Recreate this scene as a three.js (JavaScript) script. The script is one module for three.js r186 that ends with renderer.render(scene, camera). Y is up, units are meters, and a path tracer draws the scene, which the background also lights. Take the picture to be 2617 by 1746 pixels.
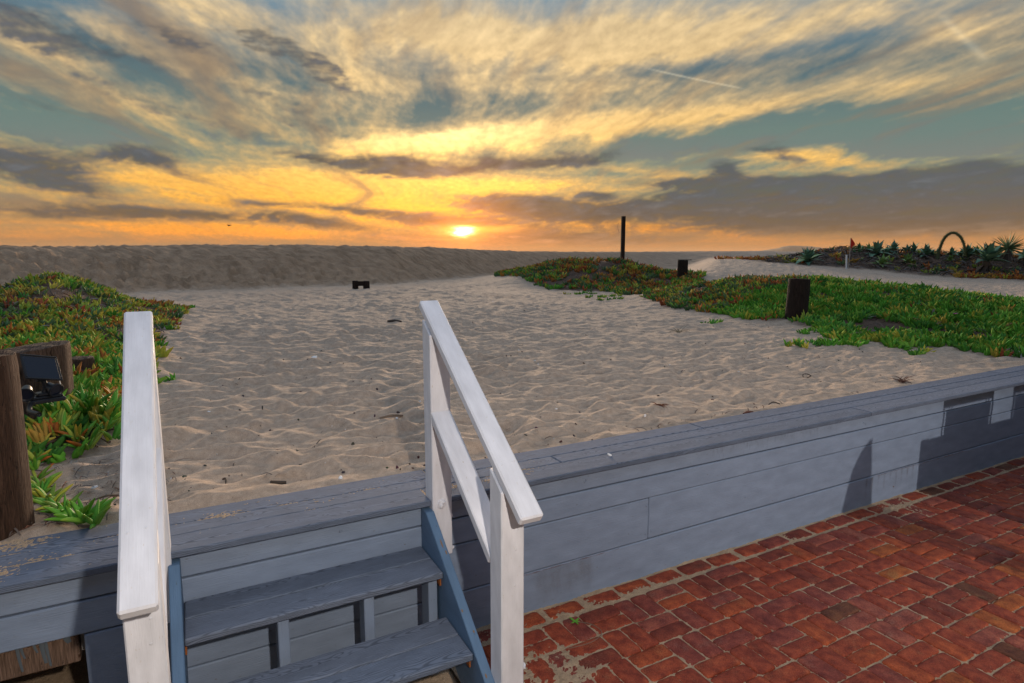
import * as THREE from 'three';
import { mergeGeometries } from 'three/addons/utils/BufferGeometryUtils.js';

// ---------------------------------------------------------------- camera
const scene = new THREE.Scene();
const EYE = 1.75, R = Math.PI / 180;
const camera = new THREE.PerspectiveCamera(58.47, 1024 / 683, 0.05, 40000);
camera.position.set(0, EYE, 0);
camera.rotation.order = 'YXZ';
camera.rotation.set(-8.135 * R, -28.2 * R, 0);
const renderer = new THREE.WebGLRenderer({ antialias: true });
renderer.toneMapping = THREE.LinearToneMapping;
renderer.toneMappingExposure = 1.6;
renderer.shadowMap.enabled = true;

// ---------------------------------------------------------------- noise
function rng(seed) { let s = seed >>> 0; return () => { s = (s + 0x6D2B79F5) >>> 0; let t = Math.imul(s ^ (s >>> 15), 1 | s); t = (t + Math.imul(t ^ (t >>> 7), 61 | t)) ^ t; return ((t ^ (t >>> 14)) >>> 0) / 4294967296; }; }
const PERM = new Uint8Array(512), GX = new Float32Array(256), GY = new Float32Array(256);
{ const r = rng(7), p = [...Array(256).keys()]; for (let i = 255; i > 0; i--) { const j = Math.floor(r() * (i + 1)); [p[i], p[j]] = [p[j], p[i]]; } for (let i = 0; i < 512; i++) PERM[i] = p[i & 255]; for (let i = 0; i < 256; i++) { const a = r() * 6.28318; GX[i] = Math.cos(a); GY[i] = Math.sin(a); } }
function noise(x, y) {                                              // gradient noise, about -0.7 .. 0.7
  const X = Math.floor(x), Y = Math.floor(y), fx = x - X, fy = y - Y, xi = X & 255, yi = Y & 255;
  const u = fx * fx * fx * (fx * (fx * 6 - 15) + 10), v = fy * fy * fy * (fy * (fy * 6 - 15) + 10);
  const a = PERM[PERM[xi] + yi], b = PERM[PERM[(xi + 1) & 255] + yi], c = PERM[PERM[xi] + ((yi + 1) & 255)], d = PERM[PERM[(xi + 1) & 255] + ((yi + 1) & 255)];
  const n0 = GX[a] * fx + GY[a] * fy, n1 = GX[b] * (fx - 1) + GY[b] * fy, n2 = GX[c] * fx + GY[c] * (fy - 1), n3 = GX[d] * (fx - 1) + GY[d] * (fy - 1);
  return n0 + u * (n1 - n0) + v * (n2 + u * (n3 - n2) - n0 - u * (n1 - n0));
}
function fbm(x, y, o = 4, g = 0.5) { let s = 0, a = 1, t = 0; for (let i = 0; i < o; i++) { s += a * noise(x, y); t += a; a *= g; x = x * 2.03 + 17.3; y = y * 2.03 - 9.1; } return s / t * 1.5; }
const clamp = (x, a = 0, b = 1) => x < a ? a : x > b ? b : x, sstep = (a, b, x) => { x = clamp((x - a) / (b - a)); return x * x * (3 - 2 * x); }, lerp = (a, b, t) => a + (b - a) * t;
const table = (pts, x) => { let i = 0; while (i < pts.length - 2 && x > pts[i + 1][0]) i++; const [a, b] = [pts[i], pts[i + 1]], t = clamp((x - a[0]) / (b[0] - a[0])); return Array.isArray(a[1]) ? a[1].map((q, k) => lerp(q, b[1][k], t)) : lerp(a[1], b[1], t); };

// ---------------------------------------------------------------- sky: sunset air with high cirrus and grey lower cloud, by azimuth (from -z towards +x) and elevation in degrees
// each patch: azimuth, elevation, 2x2 map from degrees to its own radii, weight
const DARK=[[-8.61,15.708,0.316,-0.136,-0.208,-0.788,1],[-6.441,14.871,0.42,-0.203,-0.362,-1.029,0.7],[-2.404,14.645,0.23,-0.102,-0.241,-0.842,0.55],[1.989,15.998,0.367,-0.189,-0.49,-1.448,0.9],[7.023,16.905,0.391,-0.169,-0.318,-1.346,0.75],[8.677,16.287,0.282,-0.18,-0.462,-1.017,1],[11.94,15.103,0.327,-0.292,-0.627,-0.861,0.95],[-3.954,12.793,0.324,-0.13,-0.58,-2.176,0.4],[-9.462,6.459,0.213,-0.043,-0.054,-0.624,1],[-2.67,7.549,0.314,-0.043,-0,-1.533,0.9],[-6.502,4.975,0.246,-0.064,-0.268,-1.372,0.6],[0.572,6.716,0.26,-0.094,-0.686,-2.294,0.4],[9.675,8.435,0.348,-0.089,-0.452,-2.724,0.4],[13.652,7.99,0.245,-0.035,-0.092,-1.357,0.75],[18.187,7.904,0.289,-0.018,-0.01,-1.033,1.05],[23.25,7.732,0.21,0.02,0.211,-1.887,0.8],[29.191,8.401,0.209,0.024,0.184,-1.889,0.7],[33.923,8.659,0.255,0.022,0.077,-1.484,0.75],[10.156,11.092,0.212,-0.071,-0.506,-2.286,0.45],[1.18,11.056,0.144,-0.053,-0.512,-2.055,0.42],[8.486,12.678,0.175,-0.073,-0.776,-2.752,0.4],[-6.829,10.48,0.191,-0.062,-0.468,-2.244,0.3],[46.966,7.101,0.737,-0.016,-0.142,-1.264,1],[50.187,8.599,0.527,-0.043,-0.363,-1.8,0.55],[51.408,7.834,0.725,-0.107,-0.656,-2.384,0.5],[43.193,6.026,0.223,-0.007,-0.219,-2.246,0.6],[48.263,5.861,0.167,0.003,-0.101,-1.386,0.9],[54.302,5.949,0.261,0.034,0.028,-1.109,0.95],[59.768,5.973,0.317,0.053,0.085,-1.511,0.8],[64.908,5.929,0.263,0.038,0.011,-1.347,0.9],[46.561,4.268,0.121,0.006,-0.018,-0.711,1.15],[55.084,3.733,0.121,0.012,0.003,-0.596,1.1],[62.465,3.718,0.147,0.018,0.01,-0.56,1.05],[67.049,4.111,0.259,0.045,0.049,-0.65,1],[53.56,2.291,0.087,0.008,0.024,-1.269,0.7],[63.958,1.897,0.151,0.019,0.056,-1.406,0.7],[35.942,5.34,0.637,-0.01,-0.122,-2.609,0.8],[28.4,4.496,0.147,-0.008,-0.06,-1.165,1],[34.393,3.693,0.133,-0.003,-0.038,-0.917,1.1],[24.389,3.119,0.208,-0.017,-0.103,-1.587,0.7],[31.221,1.74,0.113,-0.001,-0.022,-1.146,0.85],[39.167,1.125,0.161,0.004,-0.007,-1.826,0.5],[20.409,2.824,0.157,-0.025,-0.21,-1.58,0.8],[0.335,3.216,0.133,-0.017,-0.098,-2.043,0.9],[-7.464,3.02,0.158,-0.02,-0.036,-1.416,0.7],[7.004,4.193,0.24,-0.029,-0.154,-3.418,0.6],[10.863,2.796,0.143,-0.026,-0.243,-1.869,0.75],[14.256,3.986,0.189,-0.026,-0.232,-2.612,0.6],[17.244,1.516,0.117,-0.005,-0.035,-2.845,0.4],[23.565,0.944,0.083,-0.001,0.004,-3.144,0.35]];
const BRIGHT=[[23.281,10.152,0.11,0.011,0.09,-0.797,1.15],[35.057,10.846,0.099,0.015,0.084,-0.909,1],[46.195,12.125,0.101,0.023,0.115,-1.101,0.8],[57.548,12.234,0.132,0.027,0.034,-1.051,0.65],[17.458,9.286,0.146,-0.004,0.032,-1.052,0.8],[9.923,6.106,0.107,-0.016,-0.065,-0.905,0.75],[-0.118,5.664,0.147,-0.033,-0.137,-0.957,0.6],[4.671,5.191,0.129,-0.025,-0.118,-1.066,0.65],[15.455,5.896,0.132,-0.014,-0.047,-1.02,0.75],[21.249,5.618,0.127,-0.007,-0.026,-1.185,0.85],[27.204,6.427,0.114,-0.004,-0.046,-1.449,0.8],[21.222,4.076,0.157,-0.025,-0.236,-1.819,0.9],[36.352,4.451,0.318,-0.016,-0.207,-2.591,0.5],[3.479,1.943,0.158,-0.017,-0.082,-1.976,0.95],[7.936,1.821,0.313,-0.026,-0.067,-2.681,0.8],[-2.496,2.01,0.24,-0.029,-0.115,-2.922,0.6],[14.229,3.225,0.292,-0.051,-0.369,-2.871,0.6],[40.903,7.203,0.187,-0.014,-0.271,-2.07,0.7],[50.894,8.037,0.174,0.001,-0.202,-1.805,0.75],[56.389,7.517,0.249,-0.003,-0.411,-2.513,0.7],[51.76,4.658,0.372,0.009,-0.169,-2.346,0.55],[29.175,14.491,0.098,-0.007,-0.073,-1.101,0.5],[35.018,12.996,0.164,0.068,0.204,-0.661,0.55],[39.13,2.489,0.198,-0.005,-0.174,-2.865,0.9],[43.335,2.256,0.222,0.001,-0.134,-2.912,0.5],[48.474,1.635,0.256,0.013,-0.047,-4.475,0.5],[25.309,18.195,0.068,-0.009,-0.028,-0.379,0.75],[47.62,18.176,0.082,0.011,-0.019,-0.461,0.9],[34.934,17.443,0.101,0.008,0.007,-0.604,0.8],[3.878,18.492,0.142,-0.062,-0.13,-0.622,0.75],[15.751,14.846,0.177,-0.057,-0.181,-0.945,0.6],[-3.646,16.474,0.303,-0.125,-0.382,-1.787,0.4],[61.414,16.238,0.18,-0.015,-0.319,-0.896,0.5],[-0.902,15.453,0.227,-0.086,-0.25,-1.302,0.5],[17.737,18.898,0.134,-0.031,-0.049,-0.513,0.6],[6.828,13.535,0.163,-0.053,-0.317,-1.817,0.35],[-6.518,14.012,0.243,-0.078,-0.225,-1.657,0.5],[42.451,15.739,0.106,0.02,0.046,-0.745,0.6]];
const CLEAR=[[54.66,10.131,0.084,0.011,-0.009,-0.72,1],[63.438,8.046,0.154,0.022,-0.015,-0.901,1],[46.327,9.341,0.113,0.009,-0.017,-0.943,0.7],[51.085,15.939,0.093,0.023,0.082,-1.42,0.8],[42.464,15.407,0.172,0.026,0.042,-1.355,0.7],[-4.242,9.25,0.137,-0.041,-0.214,-1.171,0.7],[6.601,9.487,0.183,-0.042,-0.233,-2.023,0.5],[-8.254,8.823,0.22,-0.052,-0.145,-1.476,0.7],[40.082,9.249,0.176,0.005,-0.057,-1.716,0.6],[37.844,7.278,0.216,0.005,-0.057,-2.669,0.6],[-8.739,16.876,0.209,-0.02,0.497,-2.381,0.8],[10.572,19.584,0.242,-0.06,-0.088,-1.607,0.5],[-1.042,13.63,0.212,-0.072,-0.383,-2.203,0.4],[7.526,13.924,0.24,-0.092,-0.467,-2.041,0.35],[44.601,7.63,0.228,0.002,-0.145,-1.97,0.6]];
const SUN_AZ = 23.58, SUN_EL = 2.13;
{
  const W = 4096, H = 2048, data = new Float32Array(W * H * 4);
  const AIR = [[0, [0.235, 0.115, 0.046]], [1.2, [0.235, 0.125, 0.054]], [3, [0.25, 0.18, 0.088]], [5.5, [0.135, 0.175, 0.125]], [9, [0.090, 0.145, 0.128]], [15, [0.060, 0.100, 0.118]], [25, [0.15, 0.24, 0.32]], [50, [0.15, 0.25, 0.41]], [90, [0.14, 0.24, 0.41]]];
  const AWAY = [[0, [0.17, 0.15, 0.15]], [6, [0.10, 0.10, 0.115]], [14, [0.075, 0.095, 0.125]], [26, [0.14, 0.19, 0.26]], [50, [0.15, 0.25, 0.41]], [90, [0.14, 0.24, 0.41]]];
  const ICE = [[0, [0.76, 0.21, 0.022]], [2, [0.82, 0.29, 0.028]], [4.5, [0.80, 0.37, 0.046]], [8, [0.77, 0.44, 0.110]], [13, [0.64, 0.43, 0.185]], [20, [0.55, 0.41, 0.225]], [40, [0.44, 0.44, 0.45]], [90, [0.36, 0.39, 0.44]]];
  const DIM = [[0, [0.22, 0.12, 0.055]], [2.5, [0.066, 0.050, 0.038]], [5, [0.044, 0.051, 0.058]], [20, [0.040, 0.043, 0.050]], [90, [0.2, 0.22, 0.26]]];
  const sum = (L, a, e, sharp) => { let s = 0; for (const q of L) { const da = a - q[0], de = e - q[1]; if (de > 9 || de < -9 || da > 30 || da < -30) continue; const x = q[2] * da + q[3] * de, y = q[4] * da + q[5] * de, r = x * x + y * y; if (r < 6) s += q[6] * Math.exp(-r * sharp); } return s; };
  const bin = (T) => { const o = []; for (let i = 0; i <= 900; i++) o.push(table(T, i / 10)); return o; };
  const tAir = bin(AIR), tAway = bin(AWAY), tIce = bin(ICE), tDim = bin(DIM), sx = Math.sin(SUN_AZ * R) * Math.cos(SUN_EL * R), sy = Math.sin(SUN_EL * R), sz = -Math.cos(SUN_AZ * R) * Math.cos(SUN_EL * R);
  for (let row = H / 2; row < H; row++) {
    const e = ((row + 0.5) / H - 0.5) * 180, ce = Math.cos(e * R), se = Math.sin(e * R), cot = ce / (se + 0.055), k = Math.min(900, Math.round(e * 10));
    for (let col = 0; col < W; col++) {
      const th = ((col + 0.5) / W - 0.5) * 2 * Math.PI, dx = Math.cos(th) * ce, dz = Math.sin(th) * ce;
      let a = Math.atan2(dx, -dz) / R; if (a < -152) a += 360;
      const ang = Math.acos(clamp(dx * sx + se * sy + dz * sz, -1, 1)) / R;
      const near0 = Math.exp(-((a - 22) ** 2) / 70 - ((e - 10) ** 2) / 10), da = a - 28, inView = Math.abs(da) < 60 && e < 32;
      const west = sstep(125, 45, Math.abs(da)) * (1 - sstep(45, 85, e)) + sstep(35, 80, e);           // how far this part of the sky still takes part in the sunset
      // cloud sheet in a plane overhead, its streets running towards azimuth 20 degrees
      const px = Math.sin((a - 20) * R) * cot, py = Math.cos((a - 20) * R) * cot;
      const w1 = fbm(px * 0.9 + 3, py * 0.5 + 8, 3), w2 = fbm(px * 0.9 + 41, py * 0.5 - 5, 3);
      const streak = fbm(px * 3.1 + w1 * 0.6, py * 0.40 + w2 * 0.45, inView ? 6 : 4, 0.58), curl = fbm(px * 15 + w2 * 2.6, py * 6.2 + w1 * 2.4, inView ? 6 : 2, 0.68);
      const low = sstep(12, 3, e), flat = fbm(a * 0.17 + w2 * 0.8, e * 2.1 + a * 0.02 + w1 * 1.2, inView ? 6 : 3, 0.58), tuft = inView ? fbm(a * 0.75 + w1 * 3, e * 1.35 + w2 * 3, 6, 0.58) : 0;
      const wob = lerp(1, 0.3, low), A = a + wob * (w1 * 3 + tuft * 1.5 + flat * 1.6), E = e + wob * (w2 * 1.1 + tuft * 0.42 + streak * 0.45);
      const hi = inView ? sum(BRIGHT, A, E, 1.0) : 0, cl = inView ? sum(CLEAR, A, E, 0.9) : 0, dk = inView ? sum(DARK, A, E, 1.15) : 0;
      const edge = inView ? sstep(60, 46, Math.abs(da)) * sstep(32, 24, e) : 0, tx = lerp(streak, flat, low * 0.7);
      let ice = clamp(lerp(0.34 * west + 0.5 * west * sstep(25, 60, e), 0.22, edge) + hi * 0.74 - cl * 0.62 + tx * 0.92 + curl * 0.30 + 0.42 * sstep(10.5, 4.5, e) * sstep(0.6, 2.2, e) * Math.exp(-(((a - 14) / 24) ** 2)));
      ice *= ice * 0.35 + 0.65;
      const wisp = inView ? fbm(a * 0.55 + e * 0.35 + w1 * 2.2, e * 1.9 - a * 0.30 + w2 * 2.2, 6, 0.62) : 0;
      const dim = sstep(0.08, 1.25, dk * 1.42 + (wisp * 1.1 + tuft * 0.55 + tx * 0.35) * clamp(dk * 1.25, 0, 0.8) + (1 - edge) * Math.max(0, streak - 0.25) * 0.9 * west);
      const high = sstep(9.5, 13, e), dimmed = dim * lerp(1, clamp(0.62 + 0.9 * wisp + 0.7 * streak, 0.05, 0.95), high * edge);
      const veil = inView ? edge * 0.72 * sstep(0.05, 0.6, fbm(px * 2.3 + w2 * 0.8 + 31, py * 0.34 + w1 * 0.6, 6, 0.6) + 0.12 * sstep(30, 5, a)) * sstep(1.2, 3.5, e) * (1 - 0.6 * near0) : 0;
      const air = tAir[k], far = tAway[k], ic = tIce[k], dm = tDim[k], near = Math.exp(-(ang * ang) / 90), wide = Math.exp(-ang / 16);
      const glow = 1 + 0.62 * Math.exp(-((ang - 3) * (ang - 3)) / 120);
      const i4 = (row * W + col) * 4;
      for (let c = 0; c < 3; c++) {
        let v = lerp(far[c], air[c], west) + wide * [0.22, 0.09, 0.012][c] * sstep(9, 1, e * 0.6);
        const cirrus = ic[c] * lerp(0.26, 1, west) * lerp(1, glow, edge) * (0.86 + 0.35 * curl);
        v = lerp(v, cirrus, ice * lerp(0.7, 0.95, edge));
        v = lerp(v, [0.175, 0.125, 0.085][c] * (1 + near * [1.6, 0.8, 0.2][c]), veil);
        v = lerp(v, dm[c] * (1 + near * [2.2, 1.1, 0.3][c]) * Math.max(0.6, 1.15 + 1.3 * tx + 1.1 * wisp), dimmed * clamp(0.93 + 0.3 * flat + 0.25 * wisp, 0.4, 0.97));
        v = lerp(v, lerp([0.20, 0.115, 0.058][c], [0.50, 0.19, 0.045][c], sstep(-12, 6, da)) * lerp(0.5, 1, west), Math.exp(-e * e * 0.9) * 0.55);
        data[i4 + c] = v;
      }
      if (ang < 26) {                                               // the sun behind a gap in the low cloud
        const bx = a - 23.6 + flat * 1.6, by = e - 2.07 + flat * 0.22 + curl * 0.12, r1 = (bx * 0.45) ** 2 + (by * 1.9) ** 2, r2 = ((bx - 1.0) * 0.26) ** 2 + ((by - 0.28 + bx * 0.02) * 2.6) ** 2;
        const d1 = Math.exp(-r1 * 1.6), d2 = Math.exp(-r2), gl = Math.exp(-ang / 2.6), core = Math.exp(-((bx * 1.6) ** 2 + (by * 3.2) ** 2));
        data[i4] += 0.85 * d1 + 0.8 * d2 + 0.75 * gl + 7 * core; data[i4 + 1] += 0.30 * d1 + 0.26 * d2 + 0.17 * gl + 5 * core; data[i4 + 2] += 0.06 * d1 + 0.02 * d2 + 0.005 * gl + 2.2 * core;
        const hx = a - 22, hy = e - 10.3 - 0.07 * hx, hal = Math.exp(-(hx * hx) / 60 - (hy * hy) / 1.5) * clamp(ice * 1.3 + streak * 0.5) * (1 - dim) * (0.75 + 0.8 * streak + 0.5 * curl) * clamp(hi * 0.9);   // cirrus above the sun, lit through
        data[i4] += 0.22 * hal; data[i4 + 1] += 0.22 * hal; data[i4 + 2] += 0.13 * hal;
      }
      for (const [a0, e0, a1, e1, wd, s] of [[40.07, 15.65, 47.69, 13.66, 0.045, 0.2], [61.6, 16.9, 64.52, 13.6, 0.22, 0.08]]) {   // contrails
        const ux = a1 - a0, uy = e1 - e0, l = Math.hypot(ux, uy), t = ((a - a0) * ux + (e - e0) * uy) / l / l; if (t < -0.1 || t > 1.1) continue;
        const d = Math.abs((a - a0) * uy - (e - e0) * ux) / l + curl * wd * 0.7, m = Math.exp(-(d * d) / (wd * wd)) * sstep(-0.1, 0.2, t) * sstep(1.1, 0.9, t) * s; data[i4] += m; data[i4 + 1] += m * 0.85; data[i4 + 2] += m * 0.55;
      }
      data[i4 + 3] = 1;
    }
  }
  for (let row = 0; row < H / 2; row++) for (let col = 0; col < W; col++) { const i4 = (row * W + col) * 4; data[i4] = 0.24; data[i4 + 1] = 0.2; data[i4 + 2] = 0.17; data[i4 + 3] = 1; }
  const sky = new THREE.DataTexture(data, W, H, THREE.RGBAFormat, THREE.FloatType);
  sky.mapping = THREE.EquirectangularReflectionMapping; sky.magFilter = THREE.LinearFilter; sky.colorSpace = THREE.LinearSRGBColorSpace; sky.needsUpdate = true;
  scene.background = sky; scene.environment = sky;
}
const sun = new THREE.DirectionalLight(new THREE.Color(1, 0.75, 0.53), 4.6);
sun.position.set(Math.sin(SUN_AZ * R) * 60, Math.tan((SUN_EL + 2.6) * R) * 60, -Math.cos(SUN_AZ * R) * 60);
sun.castShadow = true; sun.shadow.radius = 38; sun.shadow.mapSize.set(2048, 2048);
Object.assign(sun.shadow.camera, { left: -30, right: 30, top: 20, bottom: -20, near: 1, far: 140 });
sun.name = 'sun'; scene.add(sun, sun.target);
console.log('sky done');
// ---------------------------------------------------------------- computed textures (tileable noise: sampled on a torus of two blended windows)
function tex(w, h, fn, color = false) {                             // fn(x, y) -> [r,g,b] (0..1, sRGB when color) or a number
  const d = new Uint8Array(w * h * 4);
  for (let y = 0; y < h; y++) for (let x = 0; x < w; x++) {
    const v = fn(x, y), i = (y * w + x) * 4;
    if (typeof v === 'number') d[i] = d[i + 1] = d[i + 2] = clamp(v) * 255; else { d[i] = clamp(v[0]) * 255; d[i + 1] = clamp(v[1]) * 255; d[i + 2] = clamp(v[2]) * 255; }
    d[i + 3] = 255;
  }
  const t = new THREE.DataTexture(d, w, h); t.wrapS = t.wrapT = THREE.RepeatWrapping; t.magFilter = THREE.LinearFilter; t.minFilter = THREE.LinearMipmapLinearFilter; t.generateMipmaps = true;
  if (color) t.colorSpace = THREE.SRGBColorSpace; t.needsUpdate = true; return t;
}
function tiled(f, x, y, w, h) {                                     // blends a field with itself shifted by a period so that the edges meet
  const u = sstep(0, 1, x / w), v = sstep(0, 1, y / h), a = f(x, y), b = f(x - w, y), c = f(x, y - h), d = f(x - w, y - h);
  const wa = (1 - u) * (1 - v), wb = u * (1 - v), wc = (1 - u) * v, wd = u * v;
  return (a * wa + b * wb + c * wc + d * wd) / Math.sqrt(wa * wa + wb * wb + wc * wc + wd * wd);
}
const sized = (t, m, n = m) => { const c = t.clone(); c.repeat.set(1 / m, 1 / n); c.needsUpdate = true; return c; };   // one tile covers m x n metres of uv
const rT = rng(99);
// sand: grains, dark specks
const sandN = 1024, sandSpeck = new Float32Array(sandN * sandN);
for (let i = 0; i < 2600; i++) { const cx = rT() * sandN, cy = rT() * sandN, r = 0.7 + rT() * rT() * 2.2, s = rT() < 0.75 ? -0.25 - rT() * 0.4 : 0.3; for (let y = -4; y <= 4; y++) for (let x = -4; x <= 4; x++) { const m = Math.max(0, 1 - Math.hypot(x, y) / r); if (m > 0) sandSpeck[((Math.floor(cy + y) + sandN) % sandN) * sandN + (Math.floor(cx + x) + sandN) % sandN] += s * Math.min(1, m * 1.6); } }
const sandGrain = new Float32Array(sandN * sandN); for (let i = 0; i < sandGrain.length; i++) sandGrain[i] = rT() - 0.5;
const sandBlotch = (x, y) => tiled((p, q) => fbm(p * 0.02, q * 0.02, 4), x, y, sandN, sandN);
const tSand = tex(sandN, sandN, (x, y) => { const b = sandBlotch(x, y), v = 0.80 + sandGrain[y * sandN + x] * 0.26 + b * 0.10 + sandSpeck[y * sandN + x] * 0.7; return [v * 1.0, v * (0.985 + b * 0.012), v * (0.965 + b * 0.02)]; }, true);
const tSandB = tex(sandN, sandN, (x, y) => 0.5 + sandGrain[y * sandN + x] * 0.35 + tiled((p, q) => fbm(p * 0.045, q * 0.045, 4), x, y, sandN, sandN) * 0.45 + Math.max(0, -sandSpeck[y * sandN + x]) * 0.2);
// painted timber: brush marks along u, small chips and dirt
const tPaint = tex(512, 512, (x, y) => { const s = tiled((p, q) => fbm(p * 0.012, q * 0.16, 4), x, y, 512, 512), b = tiled((p, q) => fbm(p * 0.012, q * 0.014, 4), x, y, 512, 512), d = tiled((p, q) => fbm(p * 0.07 + 50, q * 0.09, 3), x, y, 512, 512); const v = 0.92 + s * 0.016 + b * 0.075 - Math.max(0, d - 0.5) * 0.5; return [v, v * (1 - Math.max(0, d - 0.42) * 0.12), v * (1 - Math.max(0, d - 0.42) * 0.3)]; }, true);
const tPaintB = tex(512, 512, (x, y) => 0.5 + tiled((p, q) => fbm(p * 0.014, q * 0.22, 4), x, y, 512, 512) * 0.4 + tiled((p, q) => fbm(p * 0.1, q * 0.1, 3), x, y, 512, 512) * 0.15);
// composite decking with embossed cathedral grain (u = length, 1.4 m a tile; v = width, 0.28 m)
function deckLine(x, y) { const u = x / 1024, v = y / 256, n = tiled((p, q) => fbm(p * 0.006, q * 0.018, 3), x, y, 1024, 256), c = v * 2 % 1 - 0.5, arch = Math.sqrt(c * c + 0.012 + 0.05 * (0.5 + 0.5 * Math.sin(u * 6.283 * 2 + n * 2))); return Math.sin((arch * 30 + n * 4.0 + Math.sin(u * 6.283) * 0.6) * 6.283 * 0.9); }
const tDeck = tex(1024, 256, (x, y) => { const l = deckLine(x, y), f = tiled((p, q) => fbm(p * 0.03, q * 0.5, 3), x, y, 1024, 256), b = tiled((p, q) => fbm(p * 0.01, q * 0.02, 4), x, y, 1024, 256), v = 0.93 - sstep(0.2, 0.95, l) * 0.19 + f * 0.07 + b * 0.08; return [v, v * 0.995, v * 0.985]; }, true);
const tDeckB = tex(1024, 256, (x, y) => 0.8 - sstep(0.2, 0.9, deckLine(x, y)) * 0.6 + tiled((p, q) => fbm(p * 0.03, q * 0.5, 3), x, y, 1024, 256) * 0.10);
// weathered timber (u across, v along the grain): streaks, checks, knots
const knots = [...Array(7)].map(() => [rT() * 512, rT() * 1024, 9 + rT() * 16]);
function oldWood(x, y) { let w = 0, k = 0; for (const [a, b, r] of knots) { const dx = x - a, dy = (y - b) * 0.45, q = Math.exp(-(dx * dx + dy * dy) / (r * r)); w += q * 9 * Math.sign(dx); k += Math.exp(-(dx * dx + dy * dy) / (r * r * 0.14)); } const X = x + w, s = tiled((p, q) => fbm(p * 0.09, q * 0.005, 4), X, y, 512, 1024), f = tiled((p, q) => fbm(p * 0.35, q * 0.016, 3), X, y, 512, 1024), c = tiled((p, q) => fbm(p * 0.05 + 31, q * 0.0032, 3), X, y, 512, 1024); return [s, f, sstep(0.028, 0.0, Math.abs(c)) * sstep(-0.1, 0.35, s), k]; }
const woodField = new Float32Array(512 * 1024 * 4); for (let y = 0; y < 1024; y++) for (let x = 0; x < 512; x++) woodField.set(oldWood(x, y), (y * 512 + x) * 4);
const wf = (x, y, c) => woodField[(y * 512 + x) * 4 + c];
const tWood = tex(512, 1024, (x, y) => { const s = wf(x, y, 0), f = wf(x, y, 1), c = wf(x, y, 2), k = wf(x, y, 3), v = 0.66 + s * 0.28 + f * 0.26; return [(v + 0.04) * (1 - c * 0.8) * (1 - k * 0.4), v * 0.93 * (1 - c * 0.82) * (1 - k * 0.5), (v * 0.86 + s * 0.03) * (1 - c * 0.84) * (1 - k * 0.6)]; }, true);
const tWoodB = tex(512, 1024, (x, y) => 0.55 + wf(x, y, 0) * 0.35 + wf(x, y, 1) * 0.3 - wf(x, y, 2) * 0.55);
// brick face: mottling, pits, pale sandy film in patches
const tBrick = tex(1024, 1024, (x, y) => { const a = tiled((p, q) => fbm(p * 0.018, q * 0.018, 5, 0.6), x, y, 1024, 1024), b = tiled((p, q) => fbm(p * 0.16 + 9, q * 0.16, 3), x, y, 1024, 1024), c = tiled((p, q) => fbm(p * 0.009 - 40, q * 0.009, 4, 0.6), x, y, 1024, 1024); const film = sstep(0.16, 0.6, c + b * 0.55) * 0.62, v = 0.74 + a * 0.30 + b * 0.20 - sstep(0.45, 0.6, b) * 0.35; return [lerp(v, 0.80, film * 0.6), lerp(v * (0.92 + a * 0.10), 0.98, film), lerp(v * (0.90 + b * 0.1), 1.0, film)]; }, true);
const tBrickB = tex(512, 512, (x, y) => 0.55 + tiled((p, q) => fbm(p * 0.03, q * 0.03, 3), x, y, 512, 512) * 0.3 + tiled((p, q) => fbm(p * 0.2, q * 0.2, 3), x, y, 512, 512) * 0.35);
console.log('textures done');
const mat = (o) => new THREE.MeshPhysicalMaterial({ roughness: 0.9, metalness: 0, specularIntensity: 0.5, ...o });
const rgb = (r, g, b) => new THREE.Color().setRGB(r, g, b);
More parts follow.
